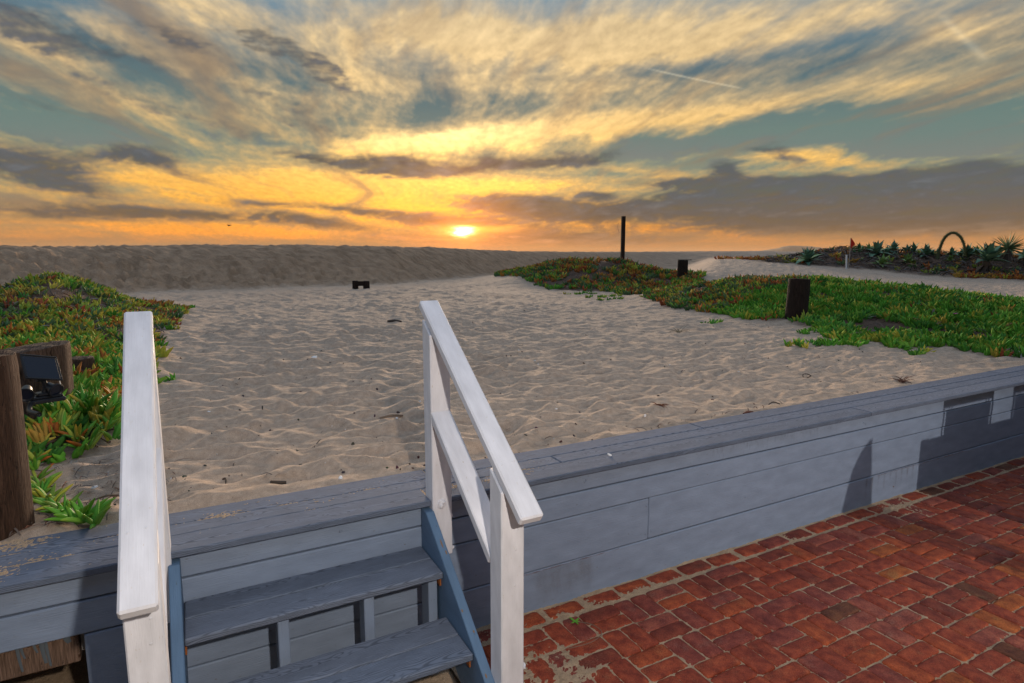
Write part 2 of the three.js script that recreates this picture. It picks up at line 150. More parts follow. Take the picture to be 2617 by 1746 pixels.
const M = {
  sand: mat({ color: rgb(0.765, 0.59, 0.45), vertexColors: true, map: sized(tSand, 0.9), bumpMap: sized(tSandB, 0.9), bumpScale: 0.006, roughness: 1 }),
  bed: mat({ color: rgb(0.76, 0.57, 0.39), map: sized(tSand, 0.9), bumpMap: sized(tSandB, 0.5), bumpScale: 0.006, roughness: 1 }),
  wall: mat({ color: rgb(0.255, 0.325, 0.445), map: sized(tPaint, 0.9, 0.45), bumpMap: sized(tPaintB, 0.9, 0.45), bumpScale: 0.0016, roughness: 0.62 }),
  white: mat({ color: rgb(0.80, 0.81, 0.86), map: sized(tPaint, 0.8, 0.3), bumpMap: sized(tPaintB, 0.6, 0.25), bumpScale: 0.0006, roughness: 0.5 }),
  blue: mat({ color: rgb(0.115, 0.20, 0.32), map: sized(tPaint, 0.7, 0.4), bumpMap: sized(tPaintB, 0.6, 0.3), bumpScale: 0.0018, roughness: 0.55 }),
  deck: [[0.155, 0.195, 0.275], [0.145, 0.182, 0.255], [0.168, 0.205, 0.28]].map((c) => mat({ color: rgb(...c), map: sized(tDeck, 1.4, 0.28), bumpMap: sized(tDeckB, 1.4, 0.28), bumpScale: 0.0016, roughness: 0.95 })),
  post: [[0.125, 0.088, 0.064], [0.20, 0.165, 0.135], [0.058, 0.047, 0.04]].map((c) => mat({ color: rgb(...c), map: sized(tWood, 0.42, 0.95), bumpMap: sized(tWoodB, 0.42, 0.95), bumpScale: 0.012, roughness: 0.95 })),
  bare: mat({ color: rgb(0.32, 0.27, 0.22), map: sized(tWood, 0.3, 0.9), bumpMap: sized(tWoodB, 0.3, 0.9), bumpScale: 0.006 }),
  rust: mat({ color: rgb(0.30, 0.10, 0.03), roughness: 0.95 }), chip: mat({ color: rgb(0.20, 0.13, 0.085), roughness: 1 }),
  black: mat({ color: rgb(0.012, 0.014, 0.018), roughness: 0.38 }), panel: mat({ color: rgb(0.01, 0.014, 0.026), roughness: 0.2 }), steel: mat({ color: rgb(0.5, 0.5, 0.5), metalness: 1, roughness: 0.35 }),
  drip: mat({ color: rgb(0.09, 0.11, 0.125), roughness: 0.6 }), pale: mat({ color: rgb(0.75, 0.74, 0.72), roughness: 0.6 }), drift: mat({ color: rgb(0.07, 0.055, 0.045), roughness: 1 }), twig: mat({ color: rgb(0.20, 0.15, 0.11), roughness: 1 }),
  red: mat({ color: rgb(0.55, 0.03, 0.015), roughness: 0.7 }), teal: mat({ color: rgb(0.12, 0.55, 0.55), roughness: 0.5 }), cloth: mat({ color: rgb(0.5, 0.47, 0.42), roughness: 1 }),
};

// ---------------------------------------------------------------- geometry helpers
const taken = {};
const numbered = (n) => { const k = taken[n] = (taken[n] ?? -1) + 1; return k ? n + '_' + String(k).padStart(3, '0') : n; };
function put(o, name, parent = scene) { o.name = parent === scene ? numbered(name) : name; o.castShadow = o.receiveShadow = true; parent.add(o); return o; }
const mesh = (name, geo, m, parent = scene) => put(new THREE.Mesh(geo, m), name, parent);
function thing(name, label, category, group, [x, y, z] = [0, 0, 0], turn = 0) { const g = put(new THREE.Group(), name); g.position.set(x, y, z); g.rotation.y = turn; Object.assign(g.userData, { label, category }); if (group) g.userData.group = group; return g; }
const tag = (o, label, category, group) => { Object.assign(o.userData, { label, category }); if (group) o.userData.group = group; return o; };
const structure = (o) => { o.userData.kind = 'structure'; return o; };
const stuff = (o, label, category) => { o.userData.kind = 'stuff'; if (label) o.userData.label = label; if (category) o.userData.category = category; return o; };
const rP = rng(5);
function plank(x0, x1, y0, y1, z0, z1, c = 0.003, long = null, jit = 0) {   // box with chamfered edges; uv in metres, u along its length; jit: hand-cut unevenness
  const s = [x1 - x0, y1 - y0, z1 - z0], m = [(x0 + x1) / 2, (y0 + y1) / 2, (z0 + z1) / 2], L = long ?? s.indexOf(Math.max(...s)), P = [], N = [], U = [], o = [rP() * 3, rP() * 3];
  c = Math.min(c, ...s.map((v) => v * 0.4));
  const J = {}; const corner = (sg, flatAxis) => sg.map((g, k) => m[k] + g * (s[k] / 2 - (k === flatAxis ? 0 : c)) + (jit ? (J[sg.join() + k] ??= (rP() - 0.5) * 2 * jit) : 0));
  const face = (ps, n) => {
    const q = new THREE.Vector3().subVectors(new THREE.Vector3(...ps[1]), new THREE.Vector3(...ps[0])).cross(new THREE.Vector3().subVectors(new THREE.Vector3(...ps[2]), new THREE.Vector3(...ps[0])));
    if (q.dot(n) < 0) ps = [...ps].reverse();
    const a = [Math.abs(n.x), Math.abs(n.y), Math.abs(n.z)], D = a.indexOf(Math.max(...a)), [i, j] = D === L ? [0, 1, 2].filter((k) => k !== D) : [L, 3 - L - D];
    for (let t = 1; t < ps.length - 1; t++) for (const p of [ps[0], ps[t], ps[t + 1]]) { P.push(...p); N.push(n.x, n.y, n.z); U.push(p[i] + o[0], p[j] + o[1]); }
  };
  for (let k = 0; k < 3; k++) for (const g of [-1, 1]) { const [i, j] = [0, 1, 2].filter((q) => q !== k), n = new THREE.Vector3().setComponent(k, g); face([[-1, -1], [1, -1], [1, 1], [-1, 1]].map(([a, b]) => { const sg = []; sg[k] = g; sg[i] = a; sg[j] = b; return corner(sg, k); }), n); }
  for (let k = 0; k < 3; k++) { const [i, j] = [0, 1, 2].filter((q) => q !== k); for (const a of [-1, 1]) for (const b of [-1, 1]) { const n = new THREE.Vector3().setComponent(i, a).setComponent(j, b).normalize(), A = [], B = []; A[k] = -1; B[k] = 1; A[i] = B[i] = a; A[j] = B[j] = b; face([corner(A, i), corner(B, i), corner(B, j), corner(A, j)], n); } }
  for (const a of [-1, 1]) for (const b of [-1, 1]) for (const d of [-1, 1]) face([0, 1, 2].map((k) => corner([a, b, d], k)), new THREE.Vector3(a, b, d).normalize());
  const g = new THREE.BufferGeometry(); g.setAttribute('position', new THREE.Float32BufferAttribute(P, 3)); g.setAttribute('normal', new THREE.Float32BufferAttribute(N, 3)); g.setAttribute('uv', new THREE.Float32BufferAttribute(U, 2)); return g;
}
function tube(pts, r, sides = 6, seg = null) {                      // tapered tube through points; r a number or function of 0..1
  const c = new THREE.CatmullRomCurve3(pts.map((p) => new THREE.Vector3(...p))), n = seg ?? Math.max(3, pts.length * 3), P = [], I = [], U = [], f = c.computeFrenetFrames(n, false);
  const rad = typeof r === 'function' ? r : () => r;
  for (let i = 0; i <= n; i++) { const p = c.getPointAt(i / n), q = rad(i / n); for (let k = 0; k <= sides; k++) { const a = k / sides * 2 * Math.PI, v = f.normals[i].clone().multiplyScalar(Math.cos(a) * q).addScaledVector(f.binormals[i], Math.sin(a) * q).add(p); P.push(v.x, v.y, v.z); U.push(k / sides * q * 6.28, i / n * c.getLength()); } }
  for (let i = 0; i < n; i++) for (let k = 0; k < sides; k++) { const a = i * (sides + 1) + k, b = a + sides + 1; I.push(a, b, a + 1, b, b + 1, a + 1); }
  for (const e of [0, n]) { const p = c.getPointAt(e / n), at = P.length / 3; P.push(p.x, p.y, p.z); U.push(0, 0); for (let k = 0; k < sides; k++) { const a = e * (sides + 1) + k; e ? I.push(at, a, a + 1) : I.push(at, a + 1, a); } }
  const g = new THREE.BufferGeometry(); g.setAttribute('position', new THREE.Float32BufferAttribute(P, 3)); g.setAttribute('uv', new THREE.Float32BufferAttribute(U, 2)); g.setIndex(I); g.computeVertexNormals(); return g;
}
function pile(r, h, seed, top = 0.0, sides = 40, rows = 14) {       // a sawn round timber: fluted sides, worn top; base at y = 0
  const P = [], U = [], I = [], q = seed * 13.7;
  const edge = (a, y) => r * (1 + 0.035 * fbm(Math.cos(a) * 1.6 + q, Math.sin(a) * 1.6 + y * 0.4, 3) + 0.03 * fbm(a * 9 + q, y * 0.7, 2));
  for (let j = 0; j <= rows; j++) for (let k = 0; k <= sides; k++) { const a = k / sides * 2 * Math.PI, t = j / rows, y = t * h + (t === 1 ? 0.012 * fbm(Math.cos(a) * 2 + q, Math.sin(a) * 2, 3) : 0), e = edge(k === sides ? 0 : a, y) * (t > 0.985 ? 0.975 : 1) * (1 - 0.03 * t); P.push(Math.cos(a) * e, y + top * Math.cos(a) * t * r, Math.sin(a) * e); U.push(a * r, y); }
  for (let j = 0; j < rows; j++) for (let k = 0; k < sides; k++) { const a = j * (sides + 1) + k, b = a + sides + 1; I.push(a, b, a + 1, b, b + 1, a + 1); }
  const base = P.length / 3, rings = 5;
  for (let i = 0; i <= rings; i++) for (let k = 0; k <= sides; k++) { const a = k / sides * 2 * Math.PI, t = 1 - i / rings, kk = rows * (sides + 1) + k, x = P[kk * 3] * t, z = P[kk * 3 + 2] * t; P.push(x, lerp(h + 0.004 + 0.014 * fbm(x * 22 + q, z * 22, 3), P[kk * 3 + 1], t > 0.99 ? 1 : 0) + top * x * (t > 0.99 ? 0 : 1), z); U.push(x + 0.2, z * 0.3); }
  for (let i = 0; i < rings; i++) for (let k = 0; k < sides; k++) { const a = base + i * (sides + 1) + k, b = a + sides + 1; I.push(a, b, a + 1, b, b + 1, a + 1); }
  const g = new THREE.BufferGeometry(); g.setAttribute('position', new THREE.Float32BufferAttribute(P, 3)); g.setAttribute('uv', new THREE.Float32BufferAttribute(U, 2)); g.setIndex(I); g.computeVertexNormals(); return g;
}
const at = (g, x, y, z, ry = 0, rx = 0, rz = 0, s = 1) => g.applyMatrix4(new THREE.Matrix4().compose(new THREE.Vector3(x, y, z), new THREE.Quaternion().setFromEuler(new THREE.Euler(rx, ry, rz, 'YXZ')), Array.isArray(s) ? new THREE.Vector3(...s) : new THREE.Vector3(s, s, s)));
// ---------------------------------------------------------------- lie of the land behind the low wall (metres; the brick yard is y = 0, the wall's cap 0.695)
const BERM_EL = [[-40, 0.5], [-11.5, 0.54], [-6, 0.6], [2, 0.78], [10, 0.79], [16, 0.72], [21, 0.62], [25, 0.42], [29, 0.27], [41, 0.24], [50, 0.30], [54, 0.2], [58, 0.07], [64, 0.02], [75, 0.0], [100, 0]];
const BERM_R = [[-40, 18], [-11.5, 18.4], [-1, 20.6], [7, 20.9], [17, 22.8], [23.5, 27], [29, 32], [41, 42], [60, 52], [100, 60]];
const cell = (x, y, s) => { const X = Math.floor(x), Y = Math.floor(y); let d1 = 9, d2 = 9; for (let j = -1; j <= 1; j++) for (let i = -1; i <= 1; i++) { const h = PERM[PERM[(X + i + s) & 255] + ((Y + j) & 255)], g = PERM[h + 91], px = X + i + 0.12 + 0.76 * h / 255 - x, py = Y + j + 0.12 + 0.76 * g / 255 - y, d = px * px + py * py; if (d < d1) { d2 = d1; d1 = d; } else if (d < d2) d2 = d; } return [Math.sqrt(d1), Math.sqrt(d2)]; };
const bump = (x, z, cx, cz, rx, rz, turn) => { const c = Math.cos(turn), s = Math.sin(turn), dx = x - cx, dz = z - cz, u = (dx * c - dz * s) / rx, v = (dx * s + dz * c) / rz; return Math.exp(-(u * u + v * v)); };
function along(x, z, line) {                                        // nearest point on a polyline: distance, side, and blended values
  let best = 1e9, out = null;
  for (let i = 0; i < line.length - 1; i++) { const [ax, az] = line[i], [bx, bz] = line[i + 1], ux = bx - ax, uz = bz - az, l2 = ux * ux + uz * uz, t = clamp(((x - ax) * ux + (z - az) * uz) / l2), d = Math.hypot(x - ax - t * ux, z - az - t * uz); if (d < best) { best = d; out = [d, i + t, t, i]; } }
  const [, , t, i] = out; return [best, line[i].slice(2).map((q, k) => lerp(q, line[i + 1][k + 2], t)), out[1]];
}
// ridges of the planted hummocks: x, z, height, half width
const RIDGES = [
  [[13.6, -26.5, 0.05, 1.2], [12.9, -22.6, 0.42, 1.7], [12.7, -18.9, 0.84, 2.1], [13.4, -17.2, 0.84, 1.9], [14.0, -15.9, 0.50, 1.3], [13.9, -14.6, 0.2, 1.0]],
  [[10.4, -10.6, 0.26, 1.1], [10.1, -8.9, 0.46, 1.4], [10.2, -7.2, 0.50, 1.45], [10.3, -5.6, 0.40, 1.55], [10.4, -4.2, 0.28, 1.7], [11.0, -2.4, 0.22, 1.7]],
];
const plantedRidge = (x, z) => { let h = 0; for (const L of RIDGES) { const [d, [a, w]] = along(x, z, L); h = Math.max(h, a * Math.exp(-((d / w) ** 2))); } return h; };
function land(x, z) {                                               // the broad form, without footprints
  const r = Math.hypot(x, z), az = Math.atan2(x, -z) / R;
  const r0 = table(BERM_R, az), r1 = r0 + 6.5, top = EYE + r1 * Math.tan(table(BERM_EL, az) * R) - 0.02;
  let y = 0.675;
  y += 0.22 * sstep(38, 60, az) * sstep(9, 16, r) + 0.80 * sstep(42, 47, az) * sstep(66, 46, az) * sstep(14, 27, r);     // sand climbing to the right, behind the hummocks
  y += 0.72 * bump(x, z, -1.85, -11.8, 0.98, 3.2, 0.05) + 0.12 * bump(x, z, -1.3, -6.4, 0.8, 1.8, 0);
  y += plantedRidge(x, z);
  y += 0.78 * sstep(24, 28.5, r) * sstep(49.5, 58.5, az) * (1 - 0.25 * sstep(34, 40, r));                                    // dune with the agaves
  const t = sstep(r0, r1, r);
  if (t > 0) y = lerp(y, Math.max(y, top), t);
  if (r > r1) y -= Math.min(2.4, (r - r1 - 1.5) * 0.05) * sstep(1.5, 6, r - r1);
  y += 0.03 * fbm(x * 0.35, z * 0.35, 3) * sstep(-2.8, -5, z);
  return y;
}
const faceOfBerm = (x, z) => { const r = Math.hypot(x, z), az = Math.atan2(x, -z) / R, r0 = table(BERM_R, az); return sstep(r0 - 0.5, r0 + 1.2, r); };
const pits = (x, y, s) => { const X = Math.floor(x), Y = Math.floor(y); let m = 9, m2 = 9; for (let j = -1; j <= 1; j++) for (let i = -1; i <= 1; i++) { const h = PERM[PERM[(X + i + s) & 255] + ((Y + j) & 255)], g = PERM[h + 91], w = PERM[g + 17], px = X + i + 0.1 + 0.8 * h / 255 - x, py = Y + j + 0.1 + 0.8 * g / 255 - y, d = px * px + py * py - 0.34 * w / 255; if (d < m) { m2 = m; m = d; } else if (d < m2) m2 = d; } const k = 0.46, t = Math.max(0, k - (m2 - m)) / k; return m - t * t * k * 0.25; };   // overlapping hollows that meet in crests
function tread(x, z) {                                              // trodden, wind-softened sand
  const r = Math.hypot(x, z), wx = x + 0.13 * noise(x * 2.1, z * 2.1), wz = z + 0.10 * noise(x * 2.1 + 30, z * 2.1);
  const right = sstep(1.8, 5.2, x + 0.30 * (z + 3)), near = sstep(-2.8, -3.15, z), big = pits(wx * 3.7, wz * 5.2, 0), small = pits(wx * 7.1 + 7, wz * 9.2 + 3, 11);
  const patch = 0.75 + 0.7 * fbm(x * 0.55 + 9, z * 0.55, 2);
  let h = lerp(0.085, 0.045, right) * patch * (Math.min(big, 0.42) - 0.05) + lerp(0.026, 0.020, right) * (small - 0.1) + lerp(0.060, 0.030, right) * patch * noise(wx * 4.3 + 3, wz * 6.6 + 11) + lerp(0.020, 0.013, right) * noise(wx * 9.7, wz * 13.1 + 5);
  h += 0.018 * fbm(x * 1.3, z * 1.7, 4) + 0.006 * fbm(x * 9, z * 11, 3) + lerp(0.0015, 0.0042, right) * Math.sin((z * 0.95 + x * 0.38 + 0.14 * fbm(x * 2, z * 2, 2)) * 58) * sstep(-0.15, 0.3, fbm(x * 0.8 + 3, z * 0.8, 2)) * sstep(11, 6, r);
  return h * lerp(0.45, 1, near);
}
const mats = [];                                                    // planted areas: test(x, z) -> 0..1, filled below
const LEFT = [[-0.95, -3.75], [-0.55, -3.85], [-0.36, -4.5], [-0.42, -5.2], [-0.28, -6.2], [-0.34, -7.5], [-0.2, -10], [0.0, -13.3], [0.02, -14.4], [-0.6, -15.2], [-3, -16], [-8, -15], [-8, -3.6]];
const MID = [[11.4, -22.6], [10.4, -18.3], [9.75, -15.4], [10.4, -14.7], [11.0, -14.3], [10.2, -12.9], [11.0, -12.2], [12.2, -12.6], [13.6, -13.3], [14.5, -14.2], [14.9, -15.4], [14.9, -17.4], [14.2, -20.5], [13.6, -23.4], [12.6, -24.6]];
const NEAR = [[9.5, -11.3], [8.7, -9.8], [8.15, -8.8], [8.05, -7.6], [7.85, -6.9], [8.1, -6.2], [7.9, -5.6], [7.25, -4.75], [7.5, -4.35], [7.2, -4.0], [7.7, -3.75], [7.6, -3.2], [8.3, -2.4], [12.5, -1.6], [12.9, -4.6], [12.2, -7.2], [12.0, -9.4], [11.4, -11.2]];
function inside(poly, x, z) { let c = false, d = 1e9; for (let i = 0, j = poly.length - 1; i < poly.length; j = i++) { const [xi, zi] = poly[i], [xj, zj] = poly[j]; if ((zi > z) !== (zj > z) && x < (xj - xi) * (z - zi) / (zj - zi) + xi) c = !c; const ux = xi - xj, uz = zi - zj, t = clamp(((x - xj) * ux + (z - zj) * uz) / (ux * ux + uz * uz)); d = Math.min(d, Math.hypot(x - xj - t * ux, z - zj - t * uz)); } return c ? d : -d; }
const planted = (x, z) => Math.max(x < 1 && z < -3 && z > -17 ? inside(LEFT, x, z) : -9, x > 9 && x < 18 && z < -11.5 ? inside(MID, x, z) : -9, x > 6.5 && x < 13.5 && z > -12 ? inside(NEAR, x, z) : -9);
const agaveDune = (x, z) => { const r = Math.hypot(x, z), az = Math.atan2(x, -z) / R; return sstep(24.6, 25.6, r + 0.8 * fbm(x * 0.5, z * 0.5, 2)) * sstep(49, 51.5, az + fbm(x, z, 2)) * sstep(42, 36, r); };
function ground(x, z) {
  const p = planted(x, z), soft = sstep(0.25, -0.1, p) * (1 - agaveDune(x, z)), b = faceOfBerm(x, z), az = Math.atan2(x, -z) / R;
  let y = land(x, z) + tread(x, z) * soft * (1 - b);
  if (b > 0) { const n = fbm(x * 0.55, z * 0.55, 5, 0.6), m = fbm(x * 2.4, z * 2.4, 4, 0.6); const q = fbm(x * 5.5, z * 5.5 + y * 3, 3); const low = 1 - 0.6 * sstep(0.55, 1, sstep(table(BERM_R, az), table(BERM_R, az) + 6.5, Math.hypot(x, z))); y += b * low * (0.15 * n + 0.21 * m + 0.10 * q) * lerp(0.3, 1, sstep(40, 24, az)) + b * (0.03 * m + 0.02 * q); }
  if (soft < 1) y += (1 - soft) * 0.05 * fbm(x * 2.2, z * 2.2, 3);
  if (z > -2.95) y = Math.min(y, lerp(0.672, 0.70, sstep(-2.78, -2.95, z)) + tread(x, z) * 0.6);
  return y;
}
{
  const nz = 620, nx = 900, P = new Float32Array(nz * nx * 3), C = new Float32Array(nz * nx * 3), U = new Float32Array(nz * nx * 2), I = [];
  for (let j = 0; j < nz; j++) {
    const t = j / (nz - 1), d = 0.9 * (Math.exp(t * 4.75) - 1) , z = -2.62 - d, xl = -3.4 - 0.5 * d, xr = 9.5 + Math.min(3.3 * d, 70);
    for (let i = 0; i < nx; i++) {
      const s = i / (nx - 1), x = lerp(xl, xr, s * lerp(1, s, 0.35 * sstep(1, 8, d))), k = j * nx + i;
      let y = ground(x, z); if (z > -2.72) y = 0.62;
      P[k * 3] = x; P[k * 3 + 1] = y; P[k * 3 + 2] = z; U[k * 2] = x; U[k * 2 + 1] = z;
      const p = planted(x, z), dune = agaveDune(x, z), b = faceOfBerm(x, z), n = fbm(x * 3.1, z * 3.1, 3), n2 = fbm(x * 0.7 + 8, z * 0.7, 4), az = Math.atan2(x, -z) / R;
      let c = [1, 1, 1];
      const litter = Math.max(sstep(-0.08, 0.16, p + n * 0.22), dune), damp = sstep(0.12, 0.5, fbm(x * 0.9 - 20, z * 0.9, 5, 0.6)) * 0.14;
      c = c.map((v, q) => v * (1 - damp * [1, 1.02, 1.05][q]) * (1 + 0.06 * n2));
      c = c.map((v, q) => v * lerp(1, [0.80, 0.70, 0.585][q] * (1 + 0.5 * n), b * sstep(60, 30, az)));  // berm face browned: dirty sand, plus its shade put into the colour
      const kelp = b * sstep(0.05, 0.40, fbm(x * 1.1 + 60, z * 1.1 + P[k * 3 + 1] * 2.0, 6, 0.8) + 0.05) * sstep(32, 20, az);   // wet brown sand and wrack heaped on the berm
      c = c.map((v, q) => lerp(v, [0.44, 0.37, 0.29][q], kelp * 0.75));
      const wrack = sstep(0.28, 0.55, fbm(x * 2.6 + 5, z * 2.6, 4, 0.6)) * sstep(-0.3, -0.55, x - 0.08 * z) * sstep(-4.2, -3.6, z);                                   // dark plant litter by the left post
      c = c.map((v, q) => lerp(v, [0.32, 0.27, 0.23][q], wrack * 0.75));
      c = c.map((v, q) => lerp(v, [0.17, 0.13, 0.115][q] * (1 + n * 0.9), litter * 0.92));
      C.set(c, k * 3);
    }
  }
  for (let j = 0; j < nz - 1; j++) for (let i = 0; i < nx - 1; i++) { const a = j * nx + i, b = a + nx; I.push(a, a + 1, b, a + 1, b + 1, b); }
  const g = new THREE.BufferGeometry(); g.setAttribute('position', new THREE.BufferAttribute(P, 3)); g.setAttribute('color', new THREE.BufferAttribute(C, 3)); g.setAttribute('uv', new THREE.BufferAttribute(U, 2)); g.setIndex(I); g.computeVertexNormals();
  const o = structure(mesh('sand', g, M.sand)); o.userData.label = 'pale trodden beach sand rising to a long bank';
}
{ // sea beyond the bank, out to the horizon, and the shelf of beach under everything
  const g = new THREE.CircleGeometry(9800, 96).rotateX(-Math.PI / 2); g.translate(0, -2.6, 0);
  structure(mesh('sea', g, mat({ color: rgb(0.05, 0.08, 0.09), roughness: 0.25 })));
  // far headland, seen low over the sea
  const P = [], X = [], D = 9000, HL = [[47.5, 0], [48.8, 0.17], [50.2, 0.32], [51.3, 0.5], [51.9, 0.68], [52.4, 0.76], [53.0, 0.74], [54.2, 0.66], [55.4, 0.5], [56.6, 0.36], [58, 0.25], [60, 0.2], [62, 0.14], [64, 0.05], [66, 0]];
  for (let i = 0; i <= 160; i++) { const az = lerp(47.5, 66, i / 160), el = table(HL, az) + 0.018 * fbm(az * 3.2, 1, 3) * (el0(az)); for (let j = 0; j <= 8; j++) { const t = j / 8, w = Math.sin(t * Math.PI), r = D + (t - 0.5) * 1600; P.push(r * Math.sin(az * R), -3 + w * D * Math.tan(Math.max(0, el) * R) * (1 + 0.1 * fbm(az * 2, t * 3, 2)), -r * Math.cos(az * R)); } }
  function el0(a) { return table(HL, a) > 0.03 ? 1 : 0; }
  for (let i = 0; i < 160; i++) for (let j = 0; j < 8; j++) { const a = i * 9 + j, b = a + 9; X.push(a, a + 1, b, a + 1, b + 1, b); }
  const h = new THREE.BufferGeometry(); h.setAttribute('position', new THREE.Float32BufferAttribute(P, 3)); h.setIndex(X); h.computeVertexNormals();
  structure(mesh('headland', h, mat({ color: rgb(0.16, 0.13, 0.10), side: THREE.DoubleSide })));
}
console.log('land done');
// ---------------------------------------------------------------- low retaining wall faced with painted boards, capped with decking
const WZ = -2.43;
{
  const w = thing('retaining_wall', 'low blue grey boarded wall with a wide decking cap, holding back the sand', 'wall');
  const conc = mat({ color: rgb(0.33, 0.32, 0.31), roughness: 1 }); mesh('core', plank(-0.39, 11.8, -0.3, 0.664, -2.715, -2.49, 0.004), conc, w); mesh('core', plank(-4, -0.393, 0.345, 0.664, -2.715, -2.493, 0.004), conc, w);
  mesh('shade_backing', plank(-4, -0.2, -0.3, 0.6, -3.6, -3.5, 0.004), mat({ color: rgb(0.07, 0.055, 0.045), roughness: 1 }), w);  // closes the gap; its dark colour stands for the deep shade inside
  // painted facing boards: y0, y1, joints along x
  const rows = [[0.568, 0.652, [-4, 11.8]], [0.443, 0.5645, [-4, 11.8]], [0.207, 0.4395, [-0.392, 2.15, 11.8]], [-0.02, 0.2035, [-0.392, 11.8]]];
  rows.forEach(([y0, y1, xs], j) => { for (let i = 0; i < xs.length - 1; i++) { const o = (rP() - 0.5) * 0.004; mesh('board', plank(xs[i] + 0.0012, xs[i + 1] - 0.0012, y0, y1, WZ - 0.045 + o, WZ + o, 0.0045, 0, 0.0025), M.wall, w); } });
  // left of the stairs the lower boards are gone: an old bare plank with drips of paint, and a gap under it
  const bare = mesh('bare_plank', plank(-4, -0.405, 0.337, 0.4385, WZ - 0.06, WZ - 0.012, 0.005, 0, 0.003), M.bare, w); bare.userData.label = 'unpainted weathered plank with runs of blue grey paint';
  for (const [x, l, t] of [[-0.575, 0.085, 0.006], [-0.565, 0.04, 0.005], [-0.51, 0.075, 0.008], [-0.498, 0.09, 0.006], [-0.53, 0.03, 0.005], [-0.70, 0.06, 0.006], [-0.44, 0.02, 0.012], [-0.8, 0.09, 0.007]]) mesh('paint_drip', tube([[x, 0.441, WZ - 0.012], [x + 0.003, 0.438 - l * 0.5, WZ - 0.012], [x + 0.008, 0.438 - l, WZ - 0.0125]], (s) => t * (1 - 0.35 * s), 6, 6).translate(0, 0, -WZ + 0.012).scale(1, 1, 0.25).translate(0, 0, WZ - 0.0115), M.drip, bare);
  // cap: three rows of composite boards
  const caps = [[-2.531, -2.385, [-4, 0.885, 4.03, 8.0, 11.8]], [-2.6385, -2.535, [-4, -0.9, 1.646, 5.2, 8.7, 11.8]], [-2.77, -2.6435, [-4, 0.98, 2.75, 6.4, 11.8]]];
  caps.forEach(([z0, z1, xs], j) => { for (let i = 0; i < xs.length - 1; i++) { const dy = (rP() - 0.5) * 0.002; mesh('cap_board', plank(xs[i] + 0.0018, xs[i + 1] - 0.0018, 0.6665 + dy, 0.695 + dy, z0, z1, 0.0045, 0, 0.0008), M.deck[(i + j) % 3], w); } });
  // nail heads, as the paint shows them
  const nail = new THREE.SphereGeometry(0.0055, 8, 5).scale(1, 1, 0.35);
  for (const [x, y] of [[1.49, 0.10], [1.72, 0.61], [1.73, 0.62], [1.76, 0.50], [2.13, 0.40], [2.17, 0.25], [2.13, 0.24], [2.9, 0.3], [3.55, 0.15], [3.57, 0.06], [3.62, 0.5], [4.03, 0.61], [4.05, 0.6], [4.4, 0.08], [0.5, 0.62], [0.2, 0.5], [2.4, 0.52], [5.2, 0.5], [1.15, 0.61]]) { const n = mesh('nail_head', nail, M.wall, w); n.position.set(x, y, WZ + 0.001); }
  // rust and green water stain below the seam, and rusty seams, as thin films on the boards
  const film = (x0, x1, y0, y1, draw) => { const cv = document.createElement('canvas'); cv.width = 256; cv.height = 128; const c = cv.getContext('2d'); draw(c); const t = new THREE.CanvasTexture(cv); t.colorSpace = THREE.SRGBColorSpace; const g = new THREE.PlaneGeometry(x1 - x0, y1 - y0); g.translate((x0 + x1) / 2, (y0 + y1) / 2, WZ + 0.0045); const o = mesh('stain', g, mat({ map: t, transparent: true, roughness: 0.8 }), w); return o; };
  const blot = (cols, n, fn) => (c) => { const r = rng(n * 7 + 1); for (let i = 0; i < n; i++) { const [x, y, a, b, al] = fn(r); c.fillStyle = `rgba(${cols[Math.floor(r() * cols.length)]},${al})`; c.beginPath(); c.ellipse(x, y, a, b, 0, 0, 7); c.fill(); } };
  film(1.36, 1.82, 0.005, 0.203, blot(['150,150,80', '168,145,70', '130,140,95'], 520, (r) => { const x = 42 + 185 * r(); return [x, r() * 128 * (0.45 + 0.55 * r()), 4 + r() * 12, 10 + r() * 30, 0.011]; }));
  film(1.36, 1.95, 0.190, 0.2035, blot(['120,72,22', '140,92,30'], 120, (r) => [r() * 256, r() * 60, 3 + r() * 9, 8 + r() * 18, 0.10]));
  film(4.1, 4.75, 0.03, 0.2035, blot(['128,110,64', '110,96,70'], 130, (r) => { const x = Math.floor(r() * 9) * 28 + r() * 6; return [x, r() * r() * 128, 2 + r() * 3, 8 + r() * 20, 0.035]; }));
  film(4.1, 5.6, 0.192, 0.2035, blot(['150,104,24', '120,80,24'], 160, (r) => [r() * 200 + 20, r() * 60, 4 + r() * 10, 10 + r() * 16, 0.10]));
  film(4.42, 4.47, 0.06, 0.10, blot(['150,110,20', '70,50,10'], 30, (r) => [128 + (r() - 0.5) * 60, 64 + (r() - 0.5) * 30, 14, 10, 0.2]));
  film(2.6, 3.75, 0.569, 0.65, blot(['92,100,112', '80,86,98'], 110, (r) => { const x = r() * 256; return [x, r() * r() * 100, 0.8, 12 + r() * 26, 0.08]; }));
  // strip of loose sand lying on the cap
  const P = [], I = [], n = 640, m = 84; const drift = (x, z) => 0.6935 + 0.011 * (fbm(x * 3.2, z * 7, 4, 0.6) - 0.34) + 0.007 * fbm(x * 70, z * 70, 3, 0.7) + 0.0045 * sstep(-0.2, -0.6, x);
  for (let i = 0; i <= n; i++) for (let j = 0; j <= m; j++) { const x = lerp(-1.2, 1.6, i / n), z = lerp(-2.768, -2.40, j / m); P.push(x, Math.min(drift(x, z), 0.6985), z); }
  for (let i = 0; i < n; i++) for (let j = 0; j < m; j++) { const a = i * (m + 1) + j, b = a + m + 1; I.push(a, a + 1, b, a + 1, b + 1, b); }
